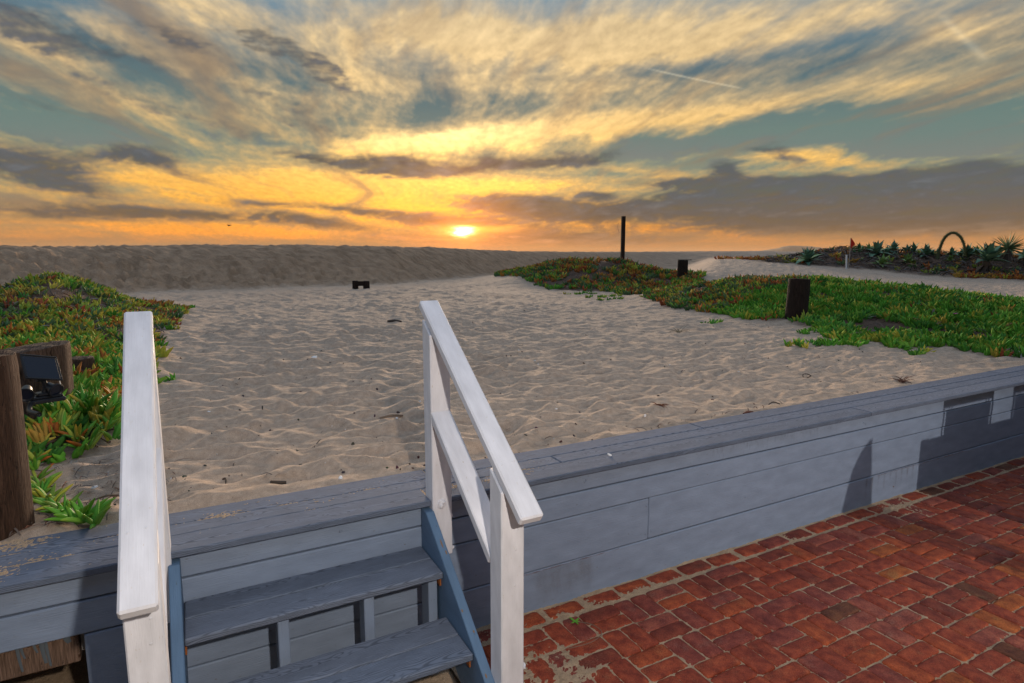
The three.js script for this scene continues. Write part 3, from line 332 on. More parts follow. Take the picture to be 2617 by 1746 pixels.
  const g = new THREE.BufferGeometry(), U = []; for (let i = 0; i < P.length; i += 3) U.push(P[i], P[i + 2]); g.setAttribute('position', new THREE.Float32BufferAttribute(P, 3)); g.setAttribute('uv', new THREE.Float32BufferAttribute(U, 2)); g.setIndex(I); g.computeVertexNormals();
  stuff(mesh('blown_sand', g, M.bed), 'thin drifts of pale sand blown over the wall cap', 'sand');
}

// ---------------------------------------------------------------- stairs
const S = 0.70, TH = Math.atan(S), XR = [0.848, 0.885], XL = [-0.116, -0.079];
{
  const st = thing('wooden_stairs', 'short blue grey open stairs with decking treads between white handrails', 'stairs', null, [0, 0, 0]);
  const prof = new THREE.Shape(); [[2.427, 0.655], [2.36, 0.655], [1.47, 0.02], [1.47, 0.0], [1.86, 0.0], [2.427, 0.36]].forEach(([z, y], i) => i ? prof.lineTo(z, y) : prof.moveTo(z, y)); prof.closePath();
  for (const [x0, x1] of [XR, XL]) { const g = new THREE.ExtrudeGeometry(prof, { depth: x1 - x0 - 0.006, bevelEnabled: true, bevelThickness: 0.003, bevelSize: 0.003, bevelOffset: -0.003, bevelSegments: 1 }); g.rotateY(Math.PI / 2); g.translate(x0 + 0.003, 0, 0); const o = mesh('stringer', g, M.blue, st); o.userData.label = 'slanting blue painted side board'; }
  const treads = [[0.479, [-2.424, -2.301], [-2.297, -2.165]], [0.300, [-2.14, -2.012], [-2.008, -1.876]], [0.121, [-1.852, -1.724], [-1.72, -1.588]]];
  treads.forEach(([y, ...bs], i) => { const t = put(new THREE.Group(), 'tread', st); bs.forEach(([z0, z1], j) => mesh('tread_board', plank(XL[1] + 0.002, XR[0] - 0.002, y - 0.029, y - j * 0.001, z0, z1, 0.0045, 0, 0.0006), M.deck[(i + j + 1) % 3], t)); for (const x of [XL[1] + 0.012, XR[0] - 0.012]) mesh('bracket', mergeGeometries([plank(x - 0.012, x + 0.012, y - 0.036, y - 0.0305, bs[0][0] + 0.02, bs[1][1] - 0.02, 0.001), plank(x + (x > 0 ? 0.006 : -0.012), x + (x > 0 ? 0.012 : -0.006), y - 0.075, y - 0.037, bs[0][0] + 0.03, bs[1][1] - 0.03, 0.001)]), M.rust, t); });
  for (const x of [0.216, 0.53]) mesh('support_post', plank(x, x + 0.04, 0.0, 0.448, -2.275, -2.195, 0.003, 1), M.wall, st);
  mesh('support_post', plank(0.80, 0.838, 0.0, 0.449, -2.30, -2.215, 0.003, 1), M.wall, st);
  for (const [z, x, l] of [[-2.235, 0.868, 0.024], [-2.20, 0.874, 0.012], [-2.0, 0.856, 0.008], [-1.93, 0.872, 0.007], [-1.80, 0.86, 0.01]]) mesh('bare_chip', at(new THREE.DodecahedronGeometry(1, 0), x, 0.655 - (z + 2.36) * 0.713 + 0.0002, z, 0, TH, 0, [0.0035, 0.001, l]), M.chip, st);
}

// ---------------------------------------------------------------- white handrails
{
  const topY = (z) => 0.92 + S * (-1.595 - z), under = (z) => topY(z) - 0.038 / Math.cos(TH);
  const make = (label, px, rx, low) => {
    const h = thing('handrail', label, 'handrail', 'white handrails of the stairs', [(px + rx) / 2 + 0.045, low, -1.77]);
    const sub = (name, g) => mesh(name, g.translate(-h.position.x, -h.position.y, -h.position.z), M.white, h);
    for (const [z0, z1, y0] of [[-2.46, -2.371, 0.435], [-1.813, -1.724, 0]]) {
      const g = plank(px, px + 0.089, y0, 1.2, z0, z1, 0.004, 1), p = g.attributes.position; for (let i = 0; i < p.count; i++) if (p.getY(i) > 0.9) p.setY(i, p.getY(i) - 1.2 + under(p.getZ(i)) - 0.001);
      sub('post', g);
    }
    const L = 0.907 / Math.cos(TH), t = plank(rx, rx + 0.085, -0.037, 0, -L / 2, L / 2, 0.006, 2); t.rotateX(TH); t.translate(0, topY(-2.0485), -2.0485); sub('top_rail', t);
    const m = plank(px + 0.001, px + 0.088, -0.038, 0, -0.345, 0.345, 0.004, 2), q = m.attributes.position; m.rotateX(TH); m.translate(0, 0.893, -2.0915);
    for (let i = 0; i < q.count; i++) { const z = q.getZ(i), c = z < -2.3705 ? -2.3705 : z > -1.8135 ? -1.8135 : z; if (c !== z) { q.setY(i, q.getY(i) + (z - c) * S); q.setZ(i, c); } } sub('mid_rail', m);
    for (const [z, o] of [[-2.41, 0.02], [-2.42, 0.06], [-1.77, 0.02], [-1.775, 0.062]]) sub('nail_head', at(new THREE.SphereGeometry(0.0042, 8, 5), rx + o, topY(z), z, 0, TH, 0, [1, 0.25, 1]));
    for (const [y, z] of [[0.75, -1.7238], [0.82, -1.7238], [0.62, -1.7238]]) sub('nail_head', at(new THREE.SphereGeometry(0.0042, 8, 5), px + 0.02 + y * 0.05, y, z, 0, 0, 0, [1, 1, 0.3]));
    return [h, sub];
  };
  const [, r] = make('white handrail with the paint covered bolt lump, beside the brick paving', 0.884, 0.890, 0);
  for (const [x, y, z, s] of [[0.924, 0.676, -2.371, [0.022, 0.022, 0.009]], [0.921, 0.669, -2.366, [0.010, 0.012, 0.010]], [0.93, 0.683, -2.365, [0.009, 0.007, 0.008]], [0.977, 0.60, -2.40, [0.011, 0.011, 0.011]], [0.977, 0.455, -2.39, [0.010, 0.009, 0.010]], [0.978, 0.29, -1.75, [0.012, 0.011, 0.02]]]) { const g = new THREE.IcosahedronGeometry(1, 2), p = g.attributes.position; for (let i = 0; i < p.count; i++) { const k = 1 + 0.35 * fbm(p.getX(i) * 2 + y * 30, p.getY(i) * 2 + p.getZ(i), 2); p.setXYZ(i, x + p.getX(i) * s[0] * k, y + p.getY(i) * s[1] * k, z + p.getZ(i) * s[2] * k); } g.computeVertexNormals(); r('bolt', g); }
  make('plain white handrail beside the ice plants and the timber piles', -0.194, -0.190, 0);
}

// ---------------------------------------------------------------- brick yard in basket weave
{
  const yard = structure(put(new THREE.Group(), 'brick_paving')); yard.userData.label = 'red brick paving in basket weave with sandy joints';
  const X0 = 2.016, Z0 = -2.114, DX = 0.2105, DZ = 0.181, SK = 0.0045, rB = rng(31);
  const tones = [[0.52, 0.116, 0.058], [0.59, 0.135, 0.062], [0.45, 0.118, 0.082], [0.63, 0.15, 0.056], [0.68, 0.21, 0.060], [0.38, 0.092, 0.054], [0.28, 0.115, 0.060], [0.54, 0.165, 0.11]].map((c, i) => mat({ color: rgb(...c), map: sized(tBrick, 0.9 + 0.07 * i), bumpMap: sized(tBrickB, 0.22), bumpScale: 0.004, roughness: 0.6 }));
  function brick(l, w, seed) {                                      // long side on x; worn corners, low domed top
    const r = rng(seed), n = 16, P = [], I = [], U = [], ou = r() * 5, ov = r() * 5, c = 0.010 + r() * 0.012;
    const ring = []; for (const [sx, sz] of [[1, 1], [-1, 1], [-1, -1], [1, -1]]) { const c = 0.10 + r() * 0.14, d = 0.16 + r() * 0.2, pts = sx * sz > 0 ? [[1, 1 - d], [1 - c * 0.3, 1 - d * 0.3], [1 - c, 1]] : [[1 - c, 1], [1 - c * 0.3, 1 - d * 0.3], [1, 1 - d]]; for (const [u, v] of pts) ring.push([sx * u, sz * v, (r() - 0.5) * 0.003]); ring.push(sx * sz > 0 ? [0.05, sz, (r() - 0.5) * 0.004] : [sx, 0.05, (r() - 0.5) * 0.004]); }
    const layer = (inset, y) => { for (const [x, z, j] of ring) { const X = x * (l / 2 - inset + j), Z = z * (w / 2 - inset + j); P.push(X, y + (inset > 0.012 ? (r() - 0.5) * 0.0012 : 0), Z); U.push(X + ou, Z + ov); } };
    layer(0, -0.045); layer(0, -0.012); layer(0.0025, -0.004); layer(0.008 + c * 0.25, -0.0006); layer(0.03, 0.0006);
    for (let k = 0; k < 4; k++) for (let i = 0; i < n; i++) { const a = k * n + i, b = k * n + (i + 1) % n; I.push(a, a + n, b, b, a + n, b + n); }
    P.push(0, 0.001, 0); U.push(ou, ov); for (let i = 0; i < n; i++) I.push(4 * n + i, 5 * n, 4 * n + (i + 1) % n);
    const g = new THREE.BufferGeometry(); g.setAttribute('position', new THREE.Float32BufferAttribute(P, 3)); g.setAttribute('uv', new THREE.Float32BufferAttribute(U, 2)); g.setIndex(I); g.computeVertexNormals(); return g;
  }
  const long = [...Array(10)].map((_, i) => brick(DX - 0.0035, DZ / 2 - 0.0038, 100 + i)), tall = [...Array(10)].map((_, i) => brick(DZ - 0.0035, DX / 2 - 0.0038, 200 + i)), edge = [...Array(6)].map((_, i) => brick(0.2, 0.098, 300 + i));
  const all = [];
  const lay = (x, z, turn, geo, tone) => all.push([x, z, turn, geo, tone]);
  const pick = () => { const r = rB(); return r < 0.28 ? 0 : r < 0.52 ? 1 : r < 0.66 ? 2 : r < 0.78 ? 3 : r < 0.82 ? 4 : r < 0.91 ? 5 : r < 0.94 ? 6 : 7; };
  for (let i = -5; i < 34; i++) for (let j = -1; j < 20; j++) {
    const x = X0 + DX * (i + 0.5) + SK * (j + 0.5), z = Z0 + DZ * (j + 0.5); if (x < 1.03 || x > 8.6 || z > 1.3 || (x < 1.4 && z > -1.0)) continue;
    const wob = () => (rB() - 0.5) * 0.005;
    if ((i + j) & 1) for (const s of [-1, 1]) lay(x + wob(), z + s * DZ / 4 + wob(), wob() * 5, long[Math.floor(rB() * 10)], pick());
    else for (const s of [-1, 1]) lay(x + s * DX / 4 + wob(), z + wob(), Math.PI / 2 + wob() * 5, tall[Math.floor(rB() * 10)], pick());
  }
  for (let x = 1.06; x < 8.6; x += 0.21 + rB() * 0.02) lay(x + 0.05, -2.366 + (rB() - 0.5) * 0.012, (rB() - 0.5) * 0.1, edge[Math.floor(rB() * 6)], pick());
  // those in front of the lens first: the 300 that show largest are bricks of their own, the rest one mesh per tone
  const cam = new THREE.Vector3(); const seen = (b) => { cam.set(b[0], 0, b[1]).sub(camera.position); const f = cam.x * Math.sin(28.2 * R) - cam.z * Math.cos(28.2 * R), s = cam.x * Math.cos(28.2 * R) + cam.z * Math.sin(28.2 * R); return f > 0.3 && Math.abs(s / f) < 0.86 && (EYE / f) < 0.95 ? cam.length() : 100 + cam.length(); };
  all.sort((a, b) => seen(a) - seen(b));
  const rest = tones.map(() => []);
  all.forEach(([x, z, turn, geo, tone], k) => {
    const y = (rB() - 0.5) * 0.005 - (z < -2.3 ? 0.001 : 0), rx = (rB() - 0.5) * 0.02, rz = (rB() - 0.5) * 0.02;
    if (k < 300) { const o = mesh('brick', geo, tones[tone], yard); o.position.set(x, y, z); o.rotation.set(rx, turn, rz, 'YXZ'); }
    else rest[tone].push(at(geo.clone(), x, y, z, turn, rx, rz));
  });
  rest.forEach((g, i) => { if (g.length) stuff(mesh('far_bricks', mergeGeometries(g), tones[i], yard)); });
  // sand in the joints and drifted against the wall
  const sheet = (x0, x1, z0, z1, nx, nz, f, name) => { const P = [], U = [], I = []; for (let i = 0; i <= nx; i++) for (let j = 0; j <= nz; j++) { const x = lerp(x0, x1, i / nx), z = lerp(z0, z1, j / nz); P.push(x, f(x, z), z); U.push(x, z); } for (let i = 0; i < nx; i++) for (let j = 0; j < nz; j++) { const a = i * (nz + 1) + j, b = a + nz + 1; I.push(a, a + 1, b, a + 1, b + 1, b); } const g = new THREE.BufferGeometry(); g.setAttribute('position', new THREE.Float32BufferAttribute(P, 3)); g.setAttribute('uv', new THREE.Float32BufferAttribute(U, 2)); g.setIndex(I); g.computeVertexNormals(); return mesh(name, g, M.bed, yard); };
  const wallPile = (x, z) => 0.020 * Math.exp(-(z + 2.43) / 0.03) * clamp(0.35 + fbm(x * 2.2, 3, 3)) , blot = (x, z, cx, cz, rx, rz) => Math.exp(-(((x - cx) / rx) ** 2) - (((z - cz) / rz) ** 2));
  const f = (x, z) => { let y = -0.0085 + 0.007 * fbm(x * 7, z * 7, 3) + 0.0035 * fbm(x * 60, z * 60, 2) + 0.004 * fbm(x * 125, z * 125, 2); y += 0.0125 * (blot(x, z, 1.2, -2.0, 0.32, 0.34) + 0.3 * blot(x, z, 1.75, -2.32, 0.5, 0.05) + 0.6 * blot(x, z, 4.25, -2.27, 0.35, 0.10) + 0.25 * blot(x, z, 2.35, -2.33, 0.5, 0.04) + 0.2 * blot(x, z, 3.4, -2.32, 0.5, 0.05) + 0.3 * blot(x, z, 2.1, -2.2, 0.3, 0.1)) * clamp(0.65 + 0.8 * fbm(x * 6, z * 6, 3, 0.6) + 0.9 * fbm(x * 45, z * 45, 3, 0.6), 0, 1.6); y += wallPile(x, z) * 0.7; return y; };
  stuff(sheet(0.9, 6.8, -2.47, -1.0, 700, 180, f, 'joint_sand'));
  structure(sheet(-9, 14, -3.6, 7, 92, 40, (x, z) => -0.03 + 0.012 * fbm(x * 1.2, z * 1.2, 3) + (x < 1.0 ? 0.022 * sstep(1.05, 0.9, x) : 0) , 'yard_bed'));
}
console.log('built wall, stairs, bricks');
// ---------------------------------------------------------------- ice plants
const rL = rng(77);
function finger(len, thick, bend, rings = 4, sides = 3, tip = [1.25, 0.95, 0.8]) {   // a plump three-sided leaf growing up +y, bending to +x
  const P = [], C = [], I = [], prof = (t) => Math.pow(Math.sin(Math.PI * (0.16 + 0.80 * t)), 0.6) * (1 - 0.25 * t);
  for (let i = 0; i <= rings; i++) { const t = i / rings, r = i === rings ? thick * 0.12 : thick * prof(t), a = bend * t, y = len * t * Math.cos(a * 0.6), x = len * t * Math.sin(a * 0.6); for (let k = 0; k < sides; k++) { const q = k / sides * 2 * Math.PI; P.push(x + Math.cos(q) * r * Math.cos(a), y - Math.cos(q) * r * Math.sin(a), Math.sin(q) * r); const m = sstep(0.55, 1, t); C.push(lerp(1, tip[0], m), lerp(1, tip[1], m), lerp(1, tip[2], m)); } }
  for (let i = 0; i < rings; i++) for (let k = 0; k < sides; k++) { const a = i * sides + k, b = i * sides + (k + 1) % sides; I.push(a, a + sides, b, b, a + sides, b + sides); }
  const e = rings * sides; for (let k = 1; k < sides - 1; k++) I.push(e, e + k + 1, e + k);
  const g = new THREE.BufferGeometry(); g.setAttribute('position', new THREE.Float32BufferAttribute(P, 3)); g.setAttribute('color', new THREE.Float32BufferAttribute(C, 3)); g.setIndex(I); g.computeVertexNormals(); return g;
}
function tuft(n, len, thick, spread, r, lean) { const gs = []; for (let i = 0; i < n; i++) { const a = r() * 6.283, d = Math.sqrt(r()) * spread, l = len * (0.65 + 0.6 * r()); const g = finger(l, thick * (0.8 + 0.4 * r()), 0.2 + r() * 0.5, 3, 3); at(g, Math.cos(a) * d, -0.01 + r() * 0.012, Math.sin(a) * d, -a, 0, -(lean * (0.25 + 0.75 * d / spread) * (0.6 + 0.8 * r())) ); gs.push(g); } return mergeGeometries(gs); }
const leafMat = mat({ color: rgb(1, 1, 1), vertexColors: true, roughness: 0.8, specularIntensity: 0.25 });
const GREEN = [[0.085, 0.29, 0.030], [0.115, 0.34, 0.036], [0.165, 0.36, 0.045], [0.07, 0.235, 0.04]], LIME = [[0.36, 0.40, 0.05], [0.28, 0.38, 0.06], [0.45, 0.40, 0.065]], EMBER = [[0.42, 0.15, 0.04], [0.46, 0.20, 0.045], [0.30, 0.09, 0.04], [0.42, 0.26, 0.055]], DEEP = [[0.085, 0.165, 0.07], [0.115, 0.19, 0.075]];
const tuftGeo = [...Array(4)].map(() => tuft(8, 0.072, 0.0138, 0.046, rL, 0.52));
function matOf(name, label, pts) {                                  // pts: [x, z, size, colour, lift]
  const g = put(new THREE.Group(), name); stuff(g, label, 'ground cover');
  const parts = tuftGeo.map(() => []); for (const p of pts) parts[Math.floor(rL() * 4)].push(p);
  parts.forEach((L, k) => { if (!L.length) return; const im = new THREE.InstancedMesh(tuftGeo[k], leafMat, L.length), m = new THREE.Matrix4(), q = new THREE.Quaternion(), e = new THREE.Euler(), c = new THREE.Color();
    L.forEach(([x, z, s, col, lift], i) => { e.set((rL() - 0.5) * 0.5, rL() * 6.28, (rL() - 0.5) * 0.5); m.compose(new THREE.Vector3(x, ground(x, z) - 0.004 + lift, z), q.setFromEuler(e), new THREE.Vector3(s, s * (0.85 + rL() * 0.45), s)); im.setMatrixAt(i, m); const v = 0.75 + rL() * 0.5; im.setColorAt(i, c.setRGB(col[0] * v, col[1] * v, col[2] * v)); });
    stuff(put(im, 'leaves', g)); });
  return g;
}
const choose = (r, sets) => { let t = r(); for (const [w, s] of sets) { if ((t -= w) <= 0) return s[Math.floor(r() * s.length)]; } return sets[0][1][0]; };
function fill(poly, bounds, per, accept) { const [x0, x1, z0, z1] = bounds, n = Math.round((x1 - x0) * (z1 - z0) * per), out = []; for (let i = 0; i < n; i++) { const x = lerp(x0, x1, rL()), z = lerp(z0, z1, rL()), d = inside(poly, x, z) + 0.18 * fbm(x * 2.3, z * 2.3, 3); if (d > 0) { const p = accept(x, z, d); if (p) out.push([x, z, ...p]); } } return out; }
const leftPts = fill(LEFT, [-4.2, 0.2, -15.6, -3.6], 140, (x, z, d) => {
  if (Math.atan2(x, -z) / R < -14) return null; const r = Math.hypot(x, z); if (Math.hypot(x + 0.71, z + 2.97) < 0.2 || Math.hypot(x + 0.86, z + 4.6) < 0.24) return null;
  const bare = fbm(x * 1.15 + 3, z * 1.15 + 11, 3); if (bare > (z > -6.6 ? 0.4 : 0.02) + 0.22 * rL()) return null; const inClump = Math.max(0, 1 - Math.hypot((x + 0.62) / 0.3, (z + 4.3) / 0.45)); if (inClump && rL() < 0.3) return null; if (r > 9 && rL() < 0.25) return null;
  const hot = sstep(0.0, 0.45, fbm(x * 0.9, z * 0.9, 3) + 0.05 * (r - 9) * 0.6); return [(r > 7.5 ? 0.95 : 1.15) + rL() * 0.55, choose(rL, r > 8 ? [[0.08 + 0.2 * hot, EMBER], [0.50, LIME], [0.2, DEEP], [0.3, GREEN]] : [[0.04 + 0.1 * hot, EMBER], [0.42, LIME], [0.5, GREEN]]), 0.12 * inClump]; });
matOf('ice_plant_mat', 'green and rust tinged ice plant covering the hummock behind the timber piles', leftPts);
const midPts = fill(MID, [9.3, 18, -30, -12], 62, (x, z, d) => { const bare = fbm(x * 0.8 + 7, z * 0.8 + 2, 3); if (bare > 0.02 + rL() * 0.22) return null; const front = sstep(1.2, 0, d); return [1.5 + rL() * 0.9, choose(rL, [[0.40 - 0.2 * front, EMBER], [0.12, LIME], [0.32, DEEP], [0.10 + 0.4 * front, GREEN]]), 0.0]; });
matOf('ice_plant_mat', 'rust and olive ice plant over the far hummock below the tall pole', midPts);
const nearPts = fill(NEAR, [6.8, 13, -11.6, -1.6], 165, (x, z, d) => { if (Math.hypot(x - 8.33, z + 6.2) < 0.22) return null; const back = sstep(1.6, 3.2, d) + sstep(-6.4, -8.6, z), bare = fbm(x * 0.9 + 20, z * 0.9 - 4, 3); if (bare > 0.2 - 0.1 * back + rL() * 0.22) return null; return [1.1 + rL() * 0.6, choose(rL, back > 0.55 ? [[0.26, EMBER], [0.14, LIME], [0.38, DEEP], [0.22, GREEN]] : [[0.012, EMBER], [0.18, LIME], [0.81, GREEN]]), 0.0]; });
matOf('ice_plant_mat', 'bright green ice plant spreading along the hummock beside the thick leaning pile', nearPts);
const sprigs = []; for (const [x, z, n, s] of [[6.0, -6.25, 0, 0], [6.62, -4.72, 16, 0.22], [6.9, -4.6, 10, 0.16], [7.05, -4.42, 9, 0.1], [7.18, -6.85, 5, 0.12], [7.5, -5.4, 6, 0.14], [9.2, -12.4, 14, 0.4], [9.6, -13.9, 12, 0.3], [7.0, -3.7, 8, 0.1], [8.9, -11.6, 10, 0.25], [0.02, -13.9, 5, 0.1], [-0.22, -5.9, 4, 0.06]]) for (let i = 0; i < n; i++) sprigs.push([x + (rL() - 0.5) * 2 * s * 1.6, z + (rL() - 0.5) * s, 0.8 + rL() * 0.4, choose(rL, [[0.2, LIME], [0.8, GREEN]]), 0]);
matOf('ice_plant_sprigs', 'scattered young ice plant sprigs creeping out over bare sand', sprigs);
// clumps close by, leaf by leaf
const leafGeo = [...Array(8)].map((_, i) => finger(0.075 + 0.006 * i, 0.0105 + 0.0006 * (i % 4), 0.15 + 0.12 * (i % 5), 6, 5, [1.3, 0.95, 0.75]));
const leafTone = [...GREEN, ...GREEN, ...LIME, [0.13, 0.24, 0.04], [0.36, 0.12, 0.02], [0.45, 0.20, 0.02]].map((c) => mat({ color: rgb(...c), vertexColors: true, roughness: 0.6, specularIntensity: 0.35 }));
function leaves(parent, x, y, z, n, s, spread, up, tones) { for (let i = 0; i < n; i++) { const a = rL() * 6.28, o = mesh('leaf', leafGeo[Math.floor(rL() * 8)], leafTone[tones[Math.floor(rL() * tones.length)]], parent); o.position.set(x + Math.cos(a) * spread * rL(), y + (rL() - 0.3) * 0.012, z + Math.sin(a) * spread * rL()); o.rotation.set(0, -a, -(up * (0.35 + 0.85 * rL())), 'YXZ'); o.scale.setScalar(s * (0.8 + 0.45 * rL())); } }
{
  const c = thing('ice_plant', 'lush clump of plump green ice plant leaves at the foot of the nearest timber pile', 'plant', null, [-0.62, 0.67, -4.3]);
  for (let i = 0; i < 49; i++) { const a = rL() * 6.28, q = Math.sqrt(rL()), x = Math.cos(a) * q * 0.27 + 0.02, z = Math.sin(a) * q * 0.42, dome = 0.19 * (1 - q * q) + 0.02; leaves(c, x, dome, z, 6, 0.95, 0.03, 0.36 + q * 0.45, [0, 1, 2, 4, 5, 6, 7, 11, 8, 9, 10, ...(q > 0.7 ? [12] : [])]); }
  for (let i = 0; i < 14; i++) { const a = rL() * 6.28; mesh('stem', tube([[0, -0.02, 0], [Math.cos(a) * 0.14, 0.05, Math.sin(a) * 0.2], [Math.cos(a) * 0.27, 0.03, Math.sin(a) * 0.42]], 0.006, 5, 6), M.twig, c); }
  const run = [[-0.735, -3.8], [-0.67, -3.5], [-0.60, -3.24], [-0.535, -3.06], [-0.47, -2.92], [-0.415, -2.81], [-0.365, -2.735]], y = (x, z) => z > -2.8 ? 0.712 : ground(x, z) + 0.018;
  const t = thing('ice_plant', 'single trailing ice plant runner creeping onto the wall cap', 'plant', null, [-0.6, 0.7, -3.3]), g = (x, z) => [x + 0.6, y(x, z) - 0.7, z + 3.3];
  mesh('stem', tube(run.map(([x, z]) => g(x, z)), 0.006, 6, 24), M.twig, t);
  const cv = new THREE.CatmullRomCurve3(run.map(([x, z]) => new THREE.Vector3(x, 0, z)));
  for (let i = 0; i <= 17; i++) { const p = cv.getPointAt(i / 17), q = g(p.x, p.z); leaves(t, q[0], q[1], q[2], i > 13 ? 8 : 6, 0.80 + (i > 13 ? 0.12 : 0), 0.016, 0.95, i > 13 ? [0, 1, 2, 5] : [0, 1, 2, 4, 8, 9, 11, 12]); }
  const d = thing('ice_plant', 'withered orange and rust coloured ice plant leaves beside the squared pile', 'plant', null, [-0.45, 0.70, -4.75]);
  for (let i = 0; i < 16; i++) leaves(d, (rL() - 0.5) * 0.26, 0.03 + rL() * 0.07, (rL() - 0.5) * 0.3, 4, 0.95, 0.02, 1.15, [12, 13, 12, 13, 10]);
  const f = thing('ice_plant_flower', 'small magenta flower open among the green leaves', 'flower', null, [9.0, ground(9.0, -4.33) + 0.12, -4.33]);
  const pet = mat({ color: rgb(0.5, 0.04, 0.42), roughness: 0.6 }), pg = finger(0.035, 0.004, 0.3, 3, 3); for (let i = 0; i < 18; i++) { const o = mesh('petal', pg, pet, f); o.rotation.set(0, i / 18 * 6.283, -1.1, 'YXZ'); } mesh('heart', new THREE.SphereGeometry(0.009, 8, 6), mat({ color: rgb(0.6, 0.5, 0.1) }), f);
}
// dead stems and dry leaves lying among the plants
const strip = (() => { const g = new THREE.PlaneGeometry(0.009, 0.11, 1, 4).rotateX(-Math.PI / 2), p = g.attributes.position; for (let i = 0; i < p.count; i++) { const z = p.getZ(i); p.setY(i, 0.018 - z * z * 5 + Math.abs(p.getX(i)) * 0.5); p.setX(i, p.getX(i) * (1 - Math.abs(z) * 6)); } g.computeVertexNormals(); return g; })();
function litter(name, label, pts, tones, category = 'litter', y0 = 0.004) { const im = new THREE.InstancedMesh(strip, mat({ color: rgb(1, 1, 1), roughness: 1, side: THREE.DoubleSide }), pts.length), m = new THREE.Matrix4(), q = new THREE.Quaternion(), e = new THREE.Euler(), c = new THREE.Color(); pts.forEach(([x, z, s, flat = 1], i) => { e.set((rL() - 0.5) * 1.3 * flat, rL() * 6.28, (rL() - 0.5) * 1.3 * flat); m.compose(new THREE.Vector3(x, ground(x, z) + y0 + rL() * 0.02 * flat * s, z), q.setFromEuler(e), new THREE.Vector3(s * (0.6 + rL() * 0.8), s, s * (0.5 + rL()))); im.setMatrixAt(i, m); const t = tones[Math.floor(rL() * tones.length)], v = 0.6 + rL() * 0.8; im.setColorAt(i, c.setRGB(t[0] * v, t[1] * v, t[2] * v)); }); return stuff(put(im, name), label, category); }
const dry = [[0.13, 0.10, 0.08], [0.08, 0.06, 0.055], [0.26, 0.23, 0.20], [0.2, 0.14, 0.10], [0.17, 0.07, 0.04]];
litter('dry_leaves', 'dark dry stems and dead leaves under the ice plants', [...fill(LEFT, [-3.2, 0.2, -14, -3.4], 170, (x, z) => Math.atan2(x, -z) / R < -14 ? null : [0.6 + rL() * 0.8]), ...fill(NEAR, [6.8, 12.6, -11.6, -2], 50, () => [0.8 + rL()]), ...fill(MID, [9.3, 18, -26, -12], 26, () => [1.2 + rL() * 1.2]), ...[...Array(340)].map(() => { const a = rL(), b = rL(); return [-0.75 + 0.62 * a + (rL() - 0.5) * 0.1, -3.75 + 0.9 * b, 0.25 + rL() * 0.4, 0.4]; })], dry);
// bits of dried weed, shell and charcoal over the open sand
{
  const bit = new THREE.DodecahedronGeometry(0.0055, 0).scale(1.4, 0.5, 0.8), n = 900, im = new THREE.InstancedMesh(bit, mat({ color: rgb(1, 1, 1), roughness: 0.95 }), n), m = new THREE.Matrix4(), c = new THREE.Color(), q = new THREE.Quaternion();
  for (let i = 0; i < n; i++) { let x, z, k = 0; do { const r = 3.0 + Math.pow(rL(), 1.7) * 14, a = lerp(-11, 66, rL()) * R; x = r * Math.sin(a); z = -r * Math.cos(a); } while ((z > -2.8 || planted(x, z) > 0.05) && k++ < 40); if (z > -2.8) z = -2.9; const s = 0.3 + Math.pow(rL(), 3) * 1.7; m.compose(new THREE.Vector3(x, ground(x, z) + 0.001, z), q.setFromEuler(new THREE.Euler(rL(), rL() * 6, rL())), new THREE.Vector3(s, s, s * (0.6 + rL()))); im.setMatrixAt(i, m); const t = rL(); t < 0.86 ? c.setRGB(0.035 + rL() * 0.05, 0.028 + rL() * 0.035, 0.024 + rL() * 0.03) : c.setRGB(0.7, 0.68, 0.66); im.setColorAt(i, c); }
  stuff(put(im, 'beach_litter'), 'tiny dark and white fragments scattered over the sand', 'litter');
  litter('dry_weed', 'wisps of dried brown weed lying on the open sand', [...Array(150)].map(() => { const r = 3.0 + rL() * rL() * 9, a = lerp(-6, 64, rL()) * R, x = r * Math.sin(a), z = Math.min(-2.85, -r * Math.cos(a)); return [x, z, 0.3 + rL() * 0.6, 0.25]; }), [[0.05, 0.04, 0.033], [0.12, 0.07, 0.05]]);
}
console.log('plants done');
// ---------------------------------------------------------------- timber piles
const onSand = (x, z) => ground(x, z) - 0.03;
function timber(label, x, z, r, top, m, seed, lean = [0, 0], slope = 0, y = null, group) { const y0 = y ?? onSand(x, z), t = thing('timber_pile', label, 'timber pile', group, [x, y0, z]); mesh('shaft', pile(r, top - y0, seed, slope), m, t); t.rotation.set(lean[0], 0, lean[1]); return t; }
timber('stout round brown pile standing behind the wall cap, the solar lamp at its side', -0.765, -2.985, 0.165, 1.37, M.post[0], 1, [0, -0.015]);
timber('grey brown pile with a sloping sawn top, behind the solar lamp', -0.86, -4.6, 0.205, 1.19, M.post[1], 2, [0, -0.03], 0.14);
timber('low dark pile half buried in ice plant behind the sloping pile', -0.82, -6.2, 0.11, 0.885, M.post[1], 3);
{ const t = timber('thick dark pile leaning at the edge of the bright green ice plant', 8.3, -6.2, 0.16, 1.375, M.post[2], 4, [0, -0.045], 0); }
{ const t = timber('dark pile with a thin plank lying across its top', 13.82, -14.45, 0.16, 1.555, M.post[2], 5); const p = mesh('plank', plank(-0.16, 0.26, 0, 0.022, -0.08, 0.08, 0.005), M.post[2], t); p.position.y = 1.565 - t.position.y; p.rotation.y = -0.7; }
timber('short stump of a pile at the foot of the agave dune, near the white pipe', 23.0, -14.95, 0.17, 0.98, M.post[1], 8);
timber('squat grey stump at the foot of the agave dune, below the arching flower spike', 24.9, -13.6, 0.2, 1.14, M.post[1], 9);
